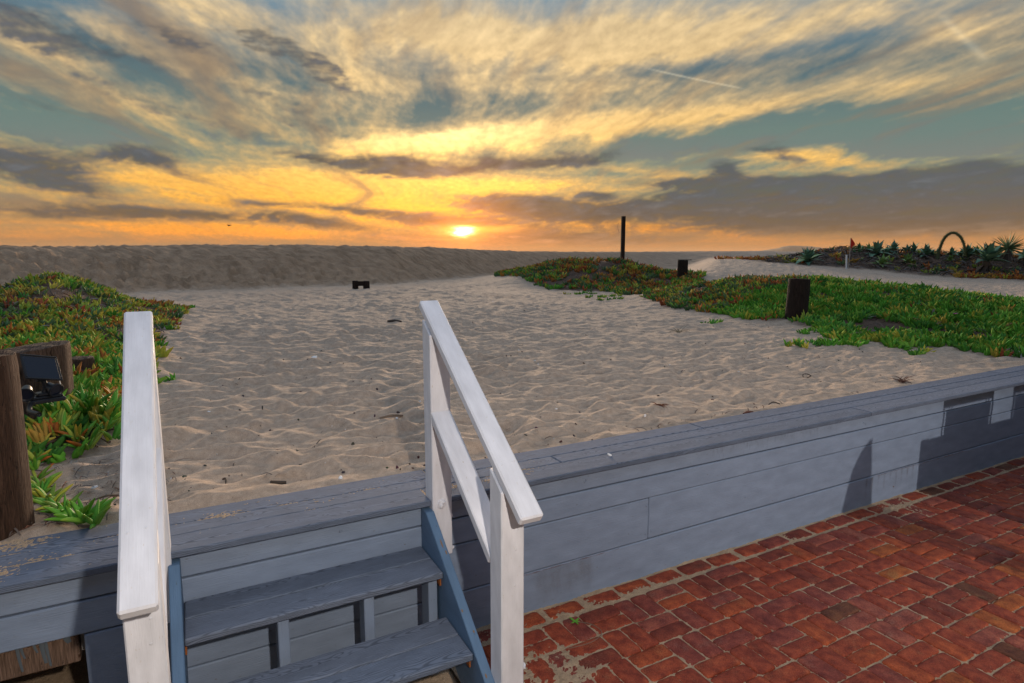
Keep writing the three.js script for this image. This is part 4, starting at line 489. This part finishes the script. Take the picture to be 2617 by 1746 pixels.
{ // tall square pole
  const az = 38.37 * R, r = 31, x = r * Math.sin(az), z = -r * Math.cos(az), y0 = onSand(x, z), top = EYE + r * Math.tan(3.42 * R), t = thing('wooden_pole', 'tall bare wooden pole rising from behind the rust coloured ice plant', 'pole', null, [x, y0, z], -0.4);
  mesh('shaft', plank(-0.09, 0.09, 0, top - y0, -0.08, 0.08, 0.012, 1, 0.008), M.post[2], t);
  mesh('wire', tube([[-0.11, top - y0 - 0.35, 0], [-0.22, top - y0 - 0.32, 0], [-0.28, top - y0 - 0.5, 0], [-0.2, top - y0 - 0.8, 0]], 0.006, 4), M.black, t);
}
{ // two stumps bolted to a cross beam, far out on the sand
  const t = thing('timber_block', 'pair of short dark stumps joined by a beam on the open sand', 'timber', null, [4.9, onSand(4.9, -19.2), -19.2], -0.25); t.scale.setScalar(0.86);
  mesh('stump', at(pile(0.11, 0.30, 11), -0.19, 0, 0), M.post[2], t); mesh('stump', at(pile(0.12, 0.29, 12), 0.20, 0, 0.04), M.post[2], t); mesh('beam', plank(-0.2, 0.2, 0.12, 0.29, 0.02, 0.13, 0.01), M.post[2], t);
}
// ---------------------------------------------------------------- solar spotlight by the nearest pile
{
  const t = thing('solar_spotlight', 'black solar spotlight with a tilted panel fixed beside the nearest pile', 'solar light', null, [-0.60, 1.10, -3.42], 0.42); t.scale.setScalar(0.88);
  mesh('base', mergeGeometries([plank(-0.07, 0.085, -0.022, 0, -0.05, 0.05, 0.006), plank(-0.062, 0.077, 0.0005, 0.012, -0.042, 0.042, 0.005), plank(-0.03, 0.05, 0.0125, 0.03, -0.03, 0.03, 0.005)]), M.black, t);
  const p = put(new THREE.Group(), 'solar_panel', t); p.position.set(-0.0, 0.155, 0.0); p.rotation.set(0.92, 0.30, -0.26, 'ZYX'); p.scale.setScalar(0.9);
  mesh('panel_frame', mergeGeometries([plank(-0.095, 0.095, -0.006, 0.006, -0.074, 0.074, 0.003), plank(-0.1, 0.1, 0.0062, 0.016, -0.08, -0.07, 0.003), plank(-0.1, 0.1, 0.0062, 0.016, 0.07, 0.08, 0.003), plank(-0.1, -0.09, 0.0064, 0.0158, -0.0695, 0.0695, 0.003), plank(0.09, 0.1, 0.0064, 0.0158, -0.0695, 0.0695, 0.003)]), M.black, p); mesh('cells', plank(-0.0895, 0.0895, 0.0065, 0.010, -0.0695, 0.0695, 0.001), M.panel, p);
  mesh('hinge', mergeGeometries([at(new THREE.CylinderGeometry(0.017, 0.017, 0.05, 16), 0, 0.105, 0.01, 0, 0, Math.PI / 2), tube([[0.0, 0.02, 0], [0.012, 0.06, 0.004], [0.0, 0.105, 0.008]].map((q) => q), 0.012, 8)].map((g) => { g.deleteAttribute('uv'); return g.index ? g.toNonIndexed() : g; })), M.black, t);
  for (const s of [-1, 1]) { const h = put(new THREE.Group(), 'lamp_head', t); h.position.set(s < 0 ? -0.075 : 0.035, 0.045, 0.02); h.rotation.set(0.35, s * 0.35, 0); mesh('housing', new THREE.LatheGeometry([[0.001, -0.045], [0.018, -0.045], [0.024, -0.03], [0.026, 0.0], [0.036, 0.02], [0.038, 0.032], [0.033, 0.032], [0.03, 0.022], [0.001, 0.018]].map((q) => new THREE.Vector2(...q)), 24).rotateX(Math.PI / 2), M.black, h); mesh('lens', at(new THREE.CircleGeometry(0.0295, 24), 0, 0, 0.0235), M.panel, h); }
  mesh('bracket', tube([[-0.06, -0.012, 0.02], [-0.09, -0.012, 0.12], [-0.12, -0.012, 0.24], [-0.11, -0.012, 0.34]], 0.012, 8), M.black, t);
  mesh('wire', tube([[0.05, 0.13, -0.02], [0.07, 0.10, -0.01], [0.078, 0.06, 0.0], [0.07, 0.02, 0.01]], 0.0025, 5), M.pale, t);
}
// ---------------------------------------------------------------- agaves and the other plants of the far dune
const rA = rng(404);
function agaveLeaf(len, w, curl, fold) { const P = [], I = [], n = 7; for (let i = 0; i <= n; i++) { const t = i / n, h = w * (i === n ? 0.02 : Math.pow(Math.sin(Math.PI * (0.2 + 0.8 * t)), 0.8) * (0.55 + 0.5 * Math.sin(Math.PI * Math.min(1, t * 1.15)))), a = curl * t * t, y = len * (t - 0.14 * curl * t * t), x = len * 0.42 * a; for (const [k, d] of [[-1, fold], [0, 0], [1, fold], [0, -0.10]]) P.push(x + (d * h), y, k * h); } for (let i = 0; i < n; i++) { const a = i * 4, b = a + 4; for (const [p, q] of [[0, 1], [1, 2], [2, 3], [3, 0]]) I.push(a + p, b + p, a + q, a + q, b + p, b + q); } const g = new THREE.BufferGeometry(); g.setAttribute('position', new THREE.Float32BufferAttribute(P, 3)); g.setIndex(I); g.computeVertexNormals(); return g; }
const agLeaf = [0, 1, 2, 3].map((i) => agaveLeaf(0.60, 0.10 + 0.012 * i, 0.25 + 0.22 * i, -0.28)), agTone = [[0.12, 0.25, 0.145], [0.14, 0.27, 0.165], [0.10, 0.20, 0.13]].map((c) => mat({ color: rgb(...c), roughness: 0.55, side: THREE.DoubleSide })), agLime = mat({ color: rgb(0.20, 0.32, 0.09), roughness: 0.6, side: THREE.DoubleSide }), agDead = mat({ color: rgb(0.12, 0.095, 0.075), roughness: 1, side: THREE.DoubleSide });
function agave(label, az, el, r, size0, n, lime = false, open = 1.35) {
  const size = size0 * 1.1;
  const x = r * Math.sin(az * R), z = -r * Math.cos(az * R), y = EYE + r * Math.tan(el * R), g0 = ground(x, z), t = thing('agave', label, 'agave', 'agaves on the far dune', [x, g0 - 0.03, z], rA() * 6), c = Math.max(0.02, y - g0 - 0.12 * size);
  t.rotation.x = (rA() - 0.5) * 0.4; t.rotation.z = (rA() - 0.5) * 0.4;
  mesh('trunk', tube([[0, 0, 0], [0.03, c * 0.5, 0.02], [0, c + 0.05, 0]], (s) => (0.07 + 0.03 * Math.sin(s * 9)) * size, 8, 8), agDead, t);
  for (let i = 0; i < n; i++) { const k = i / n, o = mesh('leaf', agLeaf[Math.min(3, Math.floor(k * 3 + rA() * 1.4))], lime ? agLime : agTone[Math.floor(rA() * 3)], t); o.position.y = c + 0.03 + 0.1 * size * (1 - k); o.rotation.set(0, i * 2.399 + rA() * 0.4, -(0.10 + k * open * (0.85 + 0.3 * rA())), 'YXZ'); o.scale.setScalar(size * (0.8 + 0.3 * rA()) * (0.75 + 0.3 * k)); }
  for (let i = 0; i < 7; i++) { const o = mesh('dead_leaf', agLeaf[3], agDead, t); o.position.y = c; o.rotation.set(0, rA() * 6.28, -(1.9 + rA() * 0.8), 'YXZ'); o.scale.set(size * 0.7, size * (0.5 + rA() * 0.3), size * 0.5); }
}
agave('big spreading agave alone at the left foot of the dune', 53.88, -0.62, 25.2, 1.05, 20);
agave('dark agave on a tall trunk just right of the red flag', 58.87, 0.10, 27, 0.98, 18);
agave('agave with upright leaves tucked behind the tall trunked agave', 59.95, -0.02, 28, 0.8, 15);
agave('yellow green agave low on the dune front', 61.0, -0.55, 26.2, 0.72, 14, true, 1.0);
agave('small dark agave on the dune crest next to the yellow green one', 61.25, 0.02, 28.2, 0.72, 14);
agave('grey green agave on the crest left of the arching spike', 62.2, -0.05, 27.5, 0.85, 16);
agave('thin dark agave on a stalk under the arching spike', 63.75, 0.02, 28, 0.62, 12);
agave('upright agave at the right foot of the arching spike', 64.75, -0.02, 27.4, 0.9, 13, false, 0.8);
agave('largest pale agave with broad leaves near the yucca', 65.75, -0.22, 25.6, 1.22, 20, false, 1.2);
agave('low agave rosette at the bottom of the tall trunked agave', 59.1, -1.05, 25.6, 0.75, 13, true, 1.15);
agave('small agave half hidden behind the flag pole', 57.6, 0.0, 27.8, 0.52, 12, false, 0.9);
agave('little agave among twigs below the arching spike', 63.7, -0.42, 26.6, 0.5, 11, true, 1.0);
agave('small crest agave left of the thin stalked one', 62.95, -0.08, 28.4, 0.55, 12);
agave('agave poking up behind the largest pale agave', 65.3, 0.15, 27.8, 0.6, 12, true, 0.8);
agave('agave at the dune edge beyond the yucca', 68.0, -0.1, 27, 0.9, 14);
for (let i = 0; i < 9; i++) agave('small agave crowded among the others along the dune crest', 58.2 + i * 1.15 + (rA() - 0.5) * 0.9, -0.12 - rA() * 0.3, 27.2 + rA() * 1.6, 0.42 + rA() * 0.25, 10, rA() < 0.35, 0.9 + rA() * 0.5);
{ // yucca
  const az = 67.0, r = 26.4, x = r * Math.sin(az * R), z = -r * Math.cos(az * R), y = EYE + r * Math.tan(0.42 * R), g0 = onSand(x, z), t = thing('yucca', 'spiky yucca with a ball of narrow blades at the end of the dune', 'yucca', null, [x, g0, z]);
  mesh('trunk', tube([[0, 0, 0], [0.04, (y - g0) * 0.5, 0], [0, y - g0, 0]], 0.09, 8, 8), agDead, t); const blades = [], dead = [];
  for (let i = 0; i < 90; i++) { const g = finger(0.46 + rA() * 0.14, 0.017, 0.12, 3, 3); at(g, 0, 0, 0, rA() * 6.283, 0, -Math.acos(1 - 1.45 * (i + 0.5) / 90)); blades.push(g); } for (let i = 0; i < 40; i++) dead.push(at(finger(0.4, 0.014, 0.2, 3, 3), 0, -0.05, 0, rA() * 6.283, 0, -(2.3 + rA() * 0.7)));
  mesh('blades', mergeGeometries(blades), mat({ color: rgb(0.13, 0.20, 0.085), roughness: 0.6 }), t).position.y = y - g0; mesh('dead_skirt', mergeGeometries(dead), agDead, t).position.y = y - g0;
}
{ // arching flower spike
  const r = 27.2, pt = (az, el) => [r * Math.sin(az * R), EYE + r * Math.tan(el * R), -r * Math.cos(az * R)], a = pt(62.86, -0.35), o = [a[0], onSand(a[0], a[2]), a[2]];
  const arc = [[62.84, -0.9], [62.84, -0.3], [62.95, 0.55], [63.15, 1.2], [63.45, 1.55], [63.75, 1.6], [64.08, 1.35], [64.36, 0.8], [64.5, 0.2], [64.52, -0.1]].map((q) => pt(...q)).map((p) => p.map((v, k) => v - o[k]));
  const t = thing('agave_flower_spike', 'tall bristly flower spike arching right over and down', 'flower spike', null, o), stalk = mesh('stalk', tube(arc, (s) => 0.055 - 0.02 * s, 8, 60), mat({ color: rgb(0.10, 0.11, 0.05), roughness: 0.9 }), t);
  const cv = new THREE.CatmullRomCurve3(arc.map((p) => new THREE.Vector3(...p))), fl = []; for (let i = 0; i < 900; i++) { const s = 0.08 + 0.92 * rA(), p = cv.getPointAt(s), tg = cv.getTangentAt(s), d = new THREE.Vector3(rA() - 0.5, rA() - 0.5, rA() - 0.5).normalize(); d.addScaledVector(tg, -d.dot(tg) + 0.35).normalize(); const g = new THREE.ConeGeometry(0.008, 0.055 + rA() * 0.05, 4).translate(0, 0.05, 0); g.applyQuaternion(new THREE.Quaternion().setFromUnitVectors(new THREE.Vector3(0, 1, 0), d)); g.translate(p.x, p.y, p.z); fl.push(g); }
  stuff(mesh('florets', mergeGeometries(fl), mat({ color: rgb(0.13, 0.14, 0.05), roughness: 0.9 }), stalk));
}
{ const pts = [], low = []; for (let i = 0; i < 3800; i++) { const az = lerp(50.5, 69, rL()), r = lerp(24.9, 29.5, rL()); pts.push([r * Math.sin(az * R), -r * Math.cos(az * R), 1.2 + rL() * 2.4]); }
  litter('dune_thatch', 'grey brown tangle of dead leaves and twigs covering the agave dune', pts, [[0.09, 0.075, 0.065], [0.055, 0.05, 0.05], [0.17, 0.15, 0.13], [0.14, 0.085, 0.055]], 'thatch', 0.02);
  for (let i = 0; i < 420; i++) { const az = lerp(50, 69, rL()), r = lerp(25.2, 29, rL()); if (fbm(az * 0.9, r * 0.8, 2) < 0.05) continue; low.push([r * Math.sin(az * R), -r * Math.cos(az * R), 1.6 + rL() * 1.2, choose(rL, [[0.3, EMBER], [0.3, LIME], [0.4, DEEP]]), 0]); } for (let i = 0; i < 170; i++) { const az = rL() < 0.55 ? lerp(46.5, 52.3, rL()) : lerp(64, 68.5, rL()), r = az < 55 ? lerp(25.4, 27.6, rL()) + (52 - az) * 0.35 : 24.9 + rL() * 0.35; low.push([r * Math.sin(az * R), -r * Math.cos(az * R), 1.3 + rL(), choose(rL, [[0.8, EMBER], [0.2, LIME]]), 0]); }
  matOf('ice_plant_patches', 'small rust and green ice plant patches between the far agaves', low); }
{ // flag and pipe
  const r = 24.6, P = (az, el) => [r * Math.sin(az * R), EYE + r * Math.tan(el * R), -r * Math.cos(az * R)], b = P(56.9, -1.45), t = thing('flag', 'small red pennant on a thin pale pole', 'flag', null, [b[0], onSand(b[0], b[2]), b[2]]), h = EYE + r * Math.tan(1.32 * R) - t.position.y;
  mesh('pole', tube([[0, 0, 0], [0.01, h / 2, 0], [0, h, 0]], 0.010, 6, 6), mat({ color: rgb(0.45, 0.40, 0.34) }), t);
  const g = new THREE.BufferGeometry(); { const q = [], n = 6; for (let i = 0; i <= n; i++) { const s = i / n, w = s < 0.62 ? 0.16 * s / 0.62 : 0.16 * (1 - s) / 0.38; for (const k of [0, 1]) q.push(0.012 + k * w, h - 0.0 - s * 0.36, 0.03 * Math.sin(s * 5 + k) * k); } const I = []; for (let i = 0; i < n; i++) I.push(i * 2, i * 2 + 2, i * 2 + 1, i * 2 + 1, i * 2 + 2, i * 2 + 3); g.setAttribute('position', new THREE.Float32BufferAttribute(q, 3)); g.setIndex(I); g.computeVertexNormals(); }
  const fm = M.red.clone(); fm.side = THREE.DoubleSide; const fl = mesh('pennant', g, fm, t); fl.rotation.y = -0.9;
  const c = P(56.76, -1.5), u = thing('marker_pipe', 'short white pipe with a black cap leaning beside the flag', 'pipe', null, [c[0], onSand(c[0], c[2]), c[2]]), ph = 0.52; u.rotation.z = 0.10;
  mesh('pipe', new THREE.CylinderGeometry(0.028, 0.028, ph, 16).translate(0, ph / 2, 0), M.pale, u); mesh('cap', tube([[0, ph, 0], [-0.01, ph + 0.08, 0], [-0.04, ph + 0.18, 0]], 0.022, 8), M.black, u);
}
// ---------------------------------------------------------------- single finds on the sand
function shell(label, x, z, s, turn, m = M.pale, y = null) { const g = new THREE.SphereGeometry(1, 24, 10, 0, 6.283, 0, 1.35), p = g.attributes.position; for (let i = 0; i < p.count; i++) { const X = p.getX(i), Y = p.getY(i), Z = p.getZ(i), a = Math.atan2(Z, X), f = 1 + 0.06 * Math.cos(a * 12); p.setXYZ(i, X * f * (1 + 0.25 * Math.cos(a)), Y * 0.5 - 0.12, Z * f * 0.72); } g.computeVertexNormals(); const mm = m.clone(); mm.side = THREE.DoubleSide; const o = tag(mesh('shell', g, mm), label, 'shell'); o.position.set(x, (y ?? ground(x, z)) + 0.1 * s, z); o.rotation.set(0.25, turn, 0.2); o.scale.setScalar(s); return o; }
shell('large white clam shell alone on the rippled sand', 1.11, -6.36, 0.042, 0.6);
shell('white shell on the sand just behind the cap, near the back post', 0.60, -2.86, 0.014, 1.2);
shell('whitish mussel shell lying on the decking cap', 1.93, -2.50, 0.013, 2.2, M.pale, 0.696);
shell('bleached shell among the litter beside the nearest pile', -0.43, -3.28, 0.016, 0.2);
{ const stick = (label, pts, r, m = M.drift) => { const [x, z] = pts[0]; const o = tag(mesh('driftwood', tube(pts.map(([a, b, h = 0.01]) => [a - x, ground(a, b) + h - ground(x, z), b - z]), (s) => r * (1 - 0.5 * Math.abs(s - 0.5)), 6, 10), m), label, 'driftwood'); o.position.set(x, ground(x, z), z); };
  stick('short dark chip of driftwood far out behind the white rail', [[2.86, -9.6], [2.98, -9.56], [3.08, -9.55]], 0.028);
  stick('split grey sliver of driftwood near the upper white post', [[1.08, -3.86], [1.15, -3.82, 0.02], [1.23, -3.84]], 0.009, M.twig);
  stick('black mussel shaped chip in front of the back post', [[0.30, -2.98], [0.335, -2.985, 0.012], [0.37, -2.98]], 0.010);
  stick('bent black loop of dried kelp right of the trampled sand', [[4.80, -3.47, 0.005], [4.83, -3.50, 0.02], [4.88, -3.50, 0.022], [4.89, -3.46, 0.01], [4.83, -3.455, 0.004]], 0.0045);
  stick('pale twig lying beside the trailing runner', [[-0.42, -3.13], [-0.36, -3.1, 0.02], [-0.30, -3.12]], 0.0045, M.twig);
  stick('thin grey twig on the sand by the left handrail', [[-0.33, -3.2, 0.02], [-0.26, -3.12, 0.02], [-0.2, -3.08]], 0.003, M.twig);
  stick('dark twig on the sand edge near the far end of the cap', [[3.6, -2.86, 0.02], [3.66, -2.87, 0.03], [3.72, -2.86, 0.01]], 0.005);
  stick('brown chunk of bark resting on the back of the cap', [[3.28, -2.80, 0.01], [3.33, -2.805, 0.015], [3.37, -2.80]], 0.012, mat({ color: rgb(0.12, 0.05, 0.035) })); }
{ const spray = (name, label, cat, x, z, n, len, m, lean) => { const t = thing(name, label, cat, null, [x, ground(x, z), z]); const gs = []; for (let i = 0; i < n; i++) gs.push(at(finger(len * (0.6 + rA() * 0.7), 0.0032, 0.5 + rA() * 0.6, 4, 3), (rA() - 0.5) * 0.05, 0, (rA() - 0.5) * 0.04, rA() * 6.28, 0, -lean * (0.5 + rA() * 0.7))); mesh('blades', mergeGeometries(gs), m, t); };
  spray('grass_tuft', 'lone dry grass tuft on the bare sand before the green ice plant', 'grass', 5.99, -6.29, 16, 0.15, mat({ color: rgb(0.10, 0.10, 0.06) }), 1.0);
  spray('dried_weed', 'reddish tangle of dried weed on the sand by the cap', 'seaweed', 5.38, -2.95, 34, 0.12, mat({ color: rgb(0.11, 0.05, 0.035) }), 1.35);
  spray('dried_weed', 'small red brown tangle of dried weed on open sand', 'seaweed', 2.9, -3.2, 22, 0.07, mat({ color: rgb(0.16, 0.06, 0.03) }), 1.4); }
{ // scrap of turquoise plastic caught in the ice plant
  const o = tag(mesh('plastic_scrap', plank(-0.025, 0.025, -0.03, 0.03, -0.003, 0.003, 0.002, null, 0.004), M.teal), 'torn scrap of turquoise plastic caught in the ice plant', 'litter'); o.position.set(-0.36, ground(-0.36, -5.6) + 0.07, -5.6); o.rotation.set(-0.5, 0.6, 0.4); }
{ // green sprout in the paving
  const t = thing('paving_weed', 'tiny green weed with a long runner on the sandy bricks', 'weed', null, [1.545, 0.008, -2.24]); const lm = leafTone[1]; for (const [a, s] of [[0.3, 0.5], [1.9, 0.6], [3.4, 0.45], [4.6, 0.5], [5.6, 0.35]]) { const o = mesh('leaf', leafGeo[3], lm, t); o.rotation.set(0, a, -1.25, 'YXZ'); o.scale.set(s * 0.4, s * 0.7, s * 0.9); } mesh('runner', tube([[0, 0, 0], [0.05, 0.006, 0.06], [0.06, 0.004, 0.13], [-0.02, 0.005, 0.17], [-0.14, 0.004, 0.16]], 0.0015, 5, 24), M.twig, t); }
{ // gull far off over the bank
  const r = 70, az = 3.67, el = 2.38, t = tag(mesh('gull', mergeGeometries([tube([[-0.26, 0.06, 0], [-0.12, 0.09, 0], [0, 0.03, 0], [0.14, 0.07, 0.02], [0.3, 0.0, 0.05]], (s) => 0.012 + 0.022 * Math.sin(s * Math.PI), 6, 16), tube([[-0.02, 0.0, -0.16], [0, 0.02, 0], [0.03, 0.01, 0.16]], (s) => 0.012 + 0.05 * Math.sin(s * Math.PI), 8, 10)]), mat({ color: rgb(0.06, 0.055, 0.05) })), 'distant dark gull gliding low over the sand bank', 'bird'); t.position.set(r * Math.sin(az * R), EYE + r * Math.tan(el * R), -r * Math.cos(az * R)); t.rotation.y = 0.7; }

// ---------------------------------------------------------------- outside the frame: the two work lamps whose light and shadows the picture shows, and the added shadow casters and cover
function workLamp(label, [x, y, z], aim, angle, penumbra, power, color, radius) {
  const t = thing('work_lamp', label, 'lamp', 'work lamps on stands', [x, 0, z]), d = new THREE.Vector3(...aim).sub(new THREE.Vector3(x, y, z)).normalize(), head = put(new THREE.Group(), 'lamp_head', t);
  mesh('pole', new THREE.CylinderGeometry(0.014, 0.018, y - 0.35, 12).translate(0, (y - 0.35) / 2 + 0.2, 0), M.black, t); for (let k = 0; k < 3; k++) { const a = k * 2.094 + 0.4; mesh('leg', tube([[0, 0.55, 0], [Math.cos(a) * 0.2, 0.28, Math.sin(a) * 0.2], [Math.cos(a) * 0.42, 0.012, Math.sin(a) * 0.42]], 0.011, 8), M.black, t); }
  head.position.set(0, y, 0); head.quaternion.setFromUnitVectors(new THREE.Vector3(0, 0, 1), d); head.updateMatrixWorld(true);
  mesh('housing', mergeGeometries([plank(-0.07, 0.07, -0.05, 0.05, -0.12, -0.03, 0.008), plank(-0.085, 0.085, 0.053, 0.06, -0.12, -0.005, 0.002), plank(-0.085, 0.085, -0.06, -0.053, -0.12, -0.005, 0.002)]), M.black, head);
  mesh('glowing_lens', plank(-0.06, 0.06, -0.042, 0.042, -0.029, -0.022, 0.003), mat({ color: rgb(0.9, 0.9, 0.9), emissive: new THREE.Color(...color), emissiveIntensity: 3 }), head);
  const l = new THREE.SpotLight(new THREE.Color(...color), power, 0, angle, penumbra, 2); l.position.set(0, 0, 0.005); l.target.position.set(0, 0, 1); l.castShadow = true; l.shadow.radius = radius; l.shadow.mapSize.set(2048, 2048); l.shadow.bias = -0.0005; l.name = 'lamp_light'; head.add(l, l.target);
}
workLamp('lit floodlight on a tripod stand opposite the foot of the stairs', [0.35, 2.04, 0.27], [1.0, 0.5, -2.8], 62 * R, 0.4, 9.2, [1, 0.89, 0.79], 1.6);
workLamp('lit floodlight on a tripod stand facing the added patio sofa', [4.66, 1.62, 2.0], [4.3, 0.35, -2.43], 36 * R, 0.6, 18, [1, 0.9, 0.82], 1.8);

{ // added, unseen cover above the yard, placed to keep the sky off the bricks
  const t = thing('added_patio_cover', 'unseen flat timber patio cover on posts, added to shade the brick yard', 'patio cover', null, [3, 0, 1.2]), wd = mat({ color: rgb(0.22, 0.17, 0.13), roughness: 0.9 });
  mesh('deck', plank(-9, 9, 2.92, 2.98, -2.35, 2.4, 0.01).translate(0, 0, 0.9), wd, t); for (let i = 0; i < 13; i++) mesh('rafter', plank(-8.4 + i * 1.4, -8.35 + i * 1.4, 2.78, 2.918, -1.4, 3.25, 0.004), wd, t); for (const x of [-8, 8.6]) for (const z of [-1.0, 3.1]) mesh('post', plank(x - 0.07, x + 0.07, 0, 2.778, z - 0.07, z + 0.07, 0.006), wd, t);
}
{ // unseen sofa beyond the frame, its form chosen to cast the blocky wall shadow
  const t = thing('added_patio_sofa', 'unseen low slatted patio sofa added to cast the blocky shadow on the wall', 'sofa', null, [5.6, 0, -1.2]), f = mat({ color: rgb(0.12, 0.115, 0.11), roughness: 0.8 }), b = (n, ...a) => mesh(n, plank(...a).translate(-5.6, 0, 1.2), f, t);
  b('base', 4.735, 6.75, 0.02, 0.40, -1.58, -0.85, 0.01); b('arm', 4.735, 4.83, 0.4025, 0.62, -1.58, -0.85, 0.01); b('arm', 6.655, 6.75, 0.4025, 0.62, -1.58, -0.85, 0.01); b('back_rest', 4.8325, 6.6525, 0.4025, 0.615, -1.58, -1.52, 0.006);
  for (const x of [4.95, 5.81]) { b('back_post', x, x + 0.012, 0.616, 0.845, -1.575, -1.525, 0.002, 1); b('back_post', x + 0.578, x + 0.59, 0.616, 0.845, -1.575, -1.525, 0.002, 1); b('back_panel', x + 0.03, x + 0.56, 0.616, 0.775, -1.565, -1.535, 0.004); b('top_bar', x + 0.0125, x + 0.5775, 0.80, 0.845, -1.575, -1.525, 0.004); for (const q of [0.06, 0.09, 0.5, 0.53]) b('clip', x + q, x + q + 0.008, 0.7755, 0.7995, -1.56, -1.545, 0.001, 1); }
  const c = thing('added_fin_caster', 'made up pointed canvas cover added to cast the fin shaped shadow on the wall', 'cover', null, [4.15, 0, -1.2]), P = [], I = [], N = 24, rows = [[0, -0.13, 0.18], [0.25, -0.10, 0.178], [0.46, -0.067, 0.173], [0.56, -0.042, 0.162], [0.65, -0.011, 0.15], [0.70, 0.02, 0.145], [0.75, 0.06, 0.139], [0.79, 0.11, 0.135], [0.801, 0.125, 0.133]];  // unseen, invented object, outlined to throw the fin shaped shadow
  rows.forEach(([y, l, r]) => { for (let k = 0; k < N; k++) { const a = k / N * 6.283, m = (l + r) / 2, h = (r - l) / 2; P.push(m + Math.cos(a) * h, y, Math.sin(a) * Math.min(h, 0.09) * (1 + 0.05 * Math.sin(a * 7 + y * 5))); } }); for (let j = 0; j < rows.length - 1; j++) for (let k = 0; k < N; k++) { const a = j * N + k, b2 = j * N + (k + 1) % N; I.push(a, a + N, b2, b2, a + N, b2 + N); } const top = P.length / 3; P.push(0.129, 0.802, 0); for (let k = 0; k < N; k++) I.push((rows.length - 1) * N + k, top, (rows.length - 1) * N + (k + 1) % N);
  const g = new THREE.BufferGeometry(); g.setAttribute('position', new THREE.Float32BufferAttribute(P, 3)); g.setIndex(I); g.computeVertexNormals(); mesh('canvas_cover', g, M.cloth, c);
}
// ---------------------------------------------------------------- evening haze over the sea
scene.fog = new THREE.FogExp2(new THREE.Color(1, 0.74, 0.48), 0.00005);
renderer.render(scene, camera);
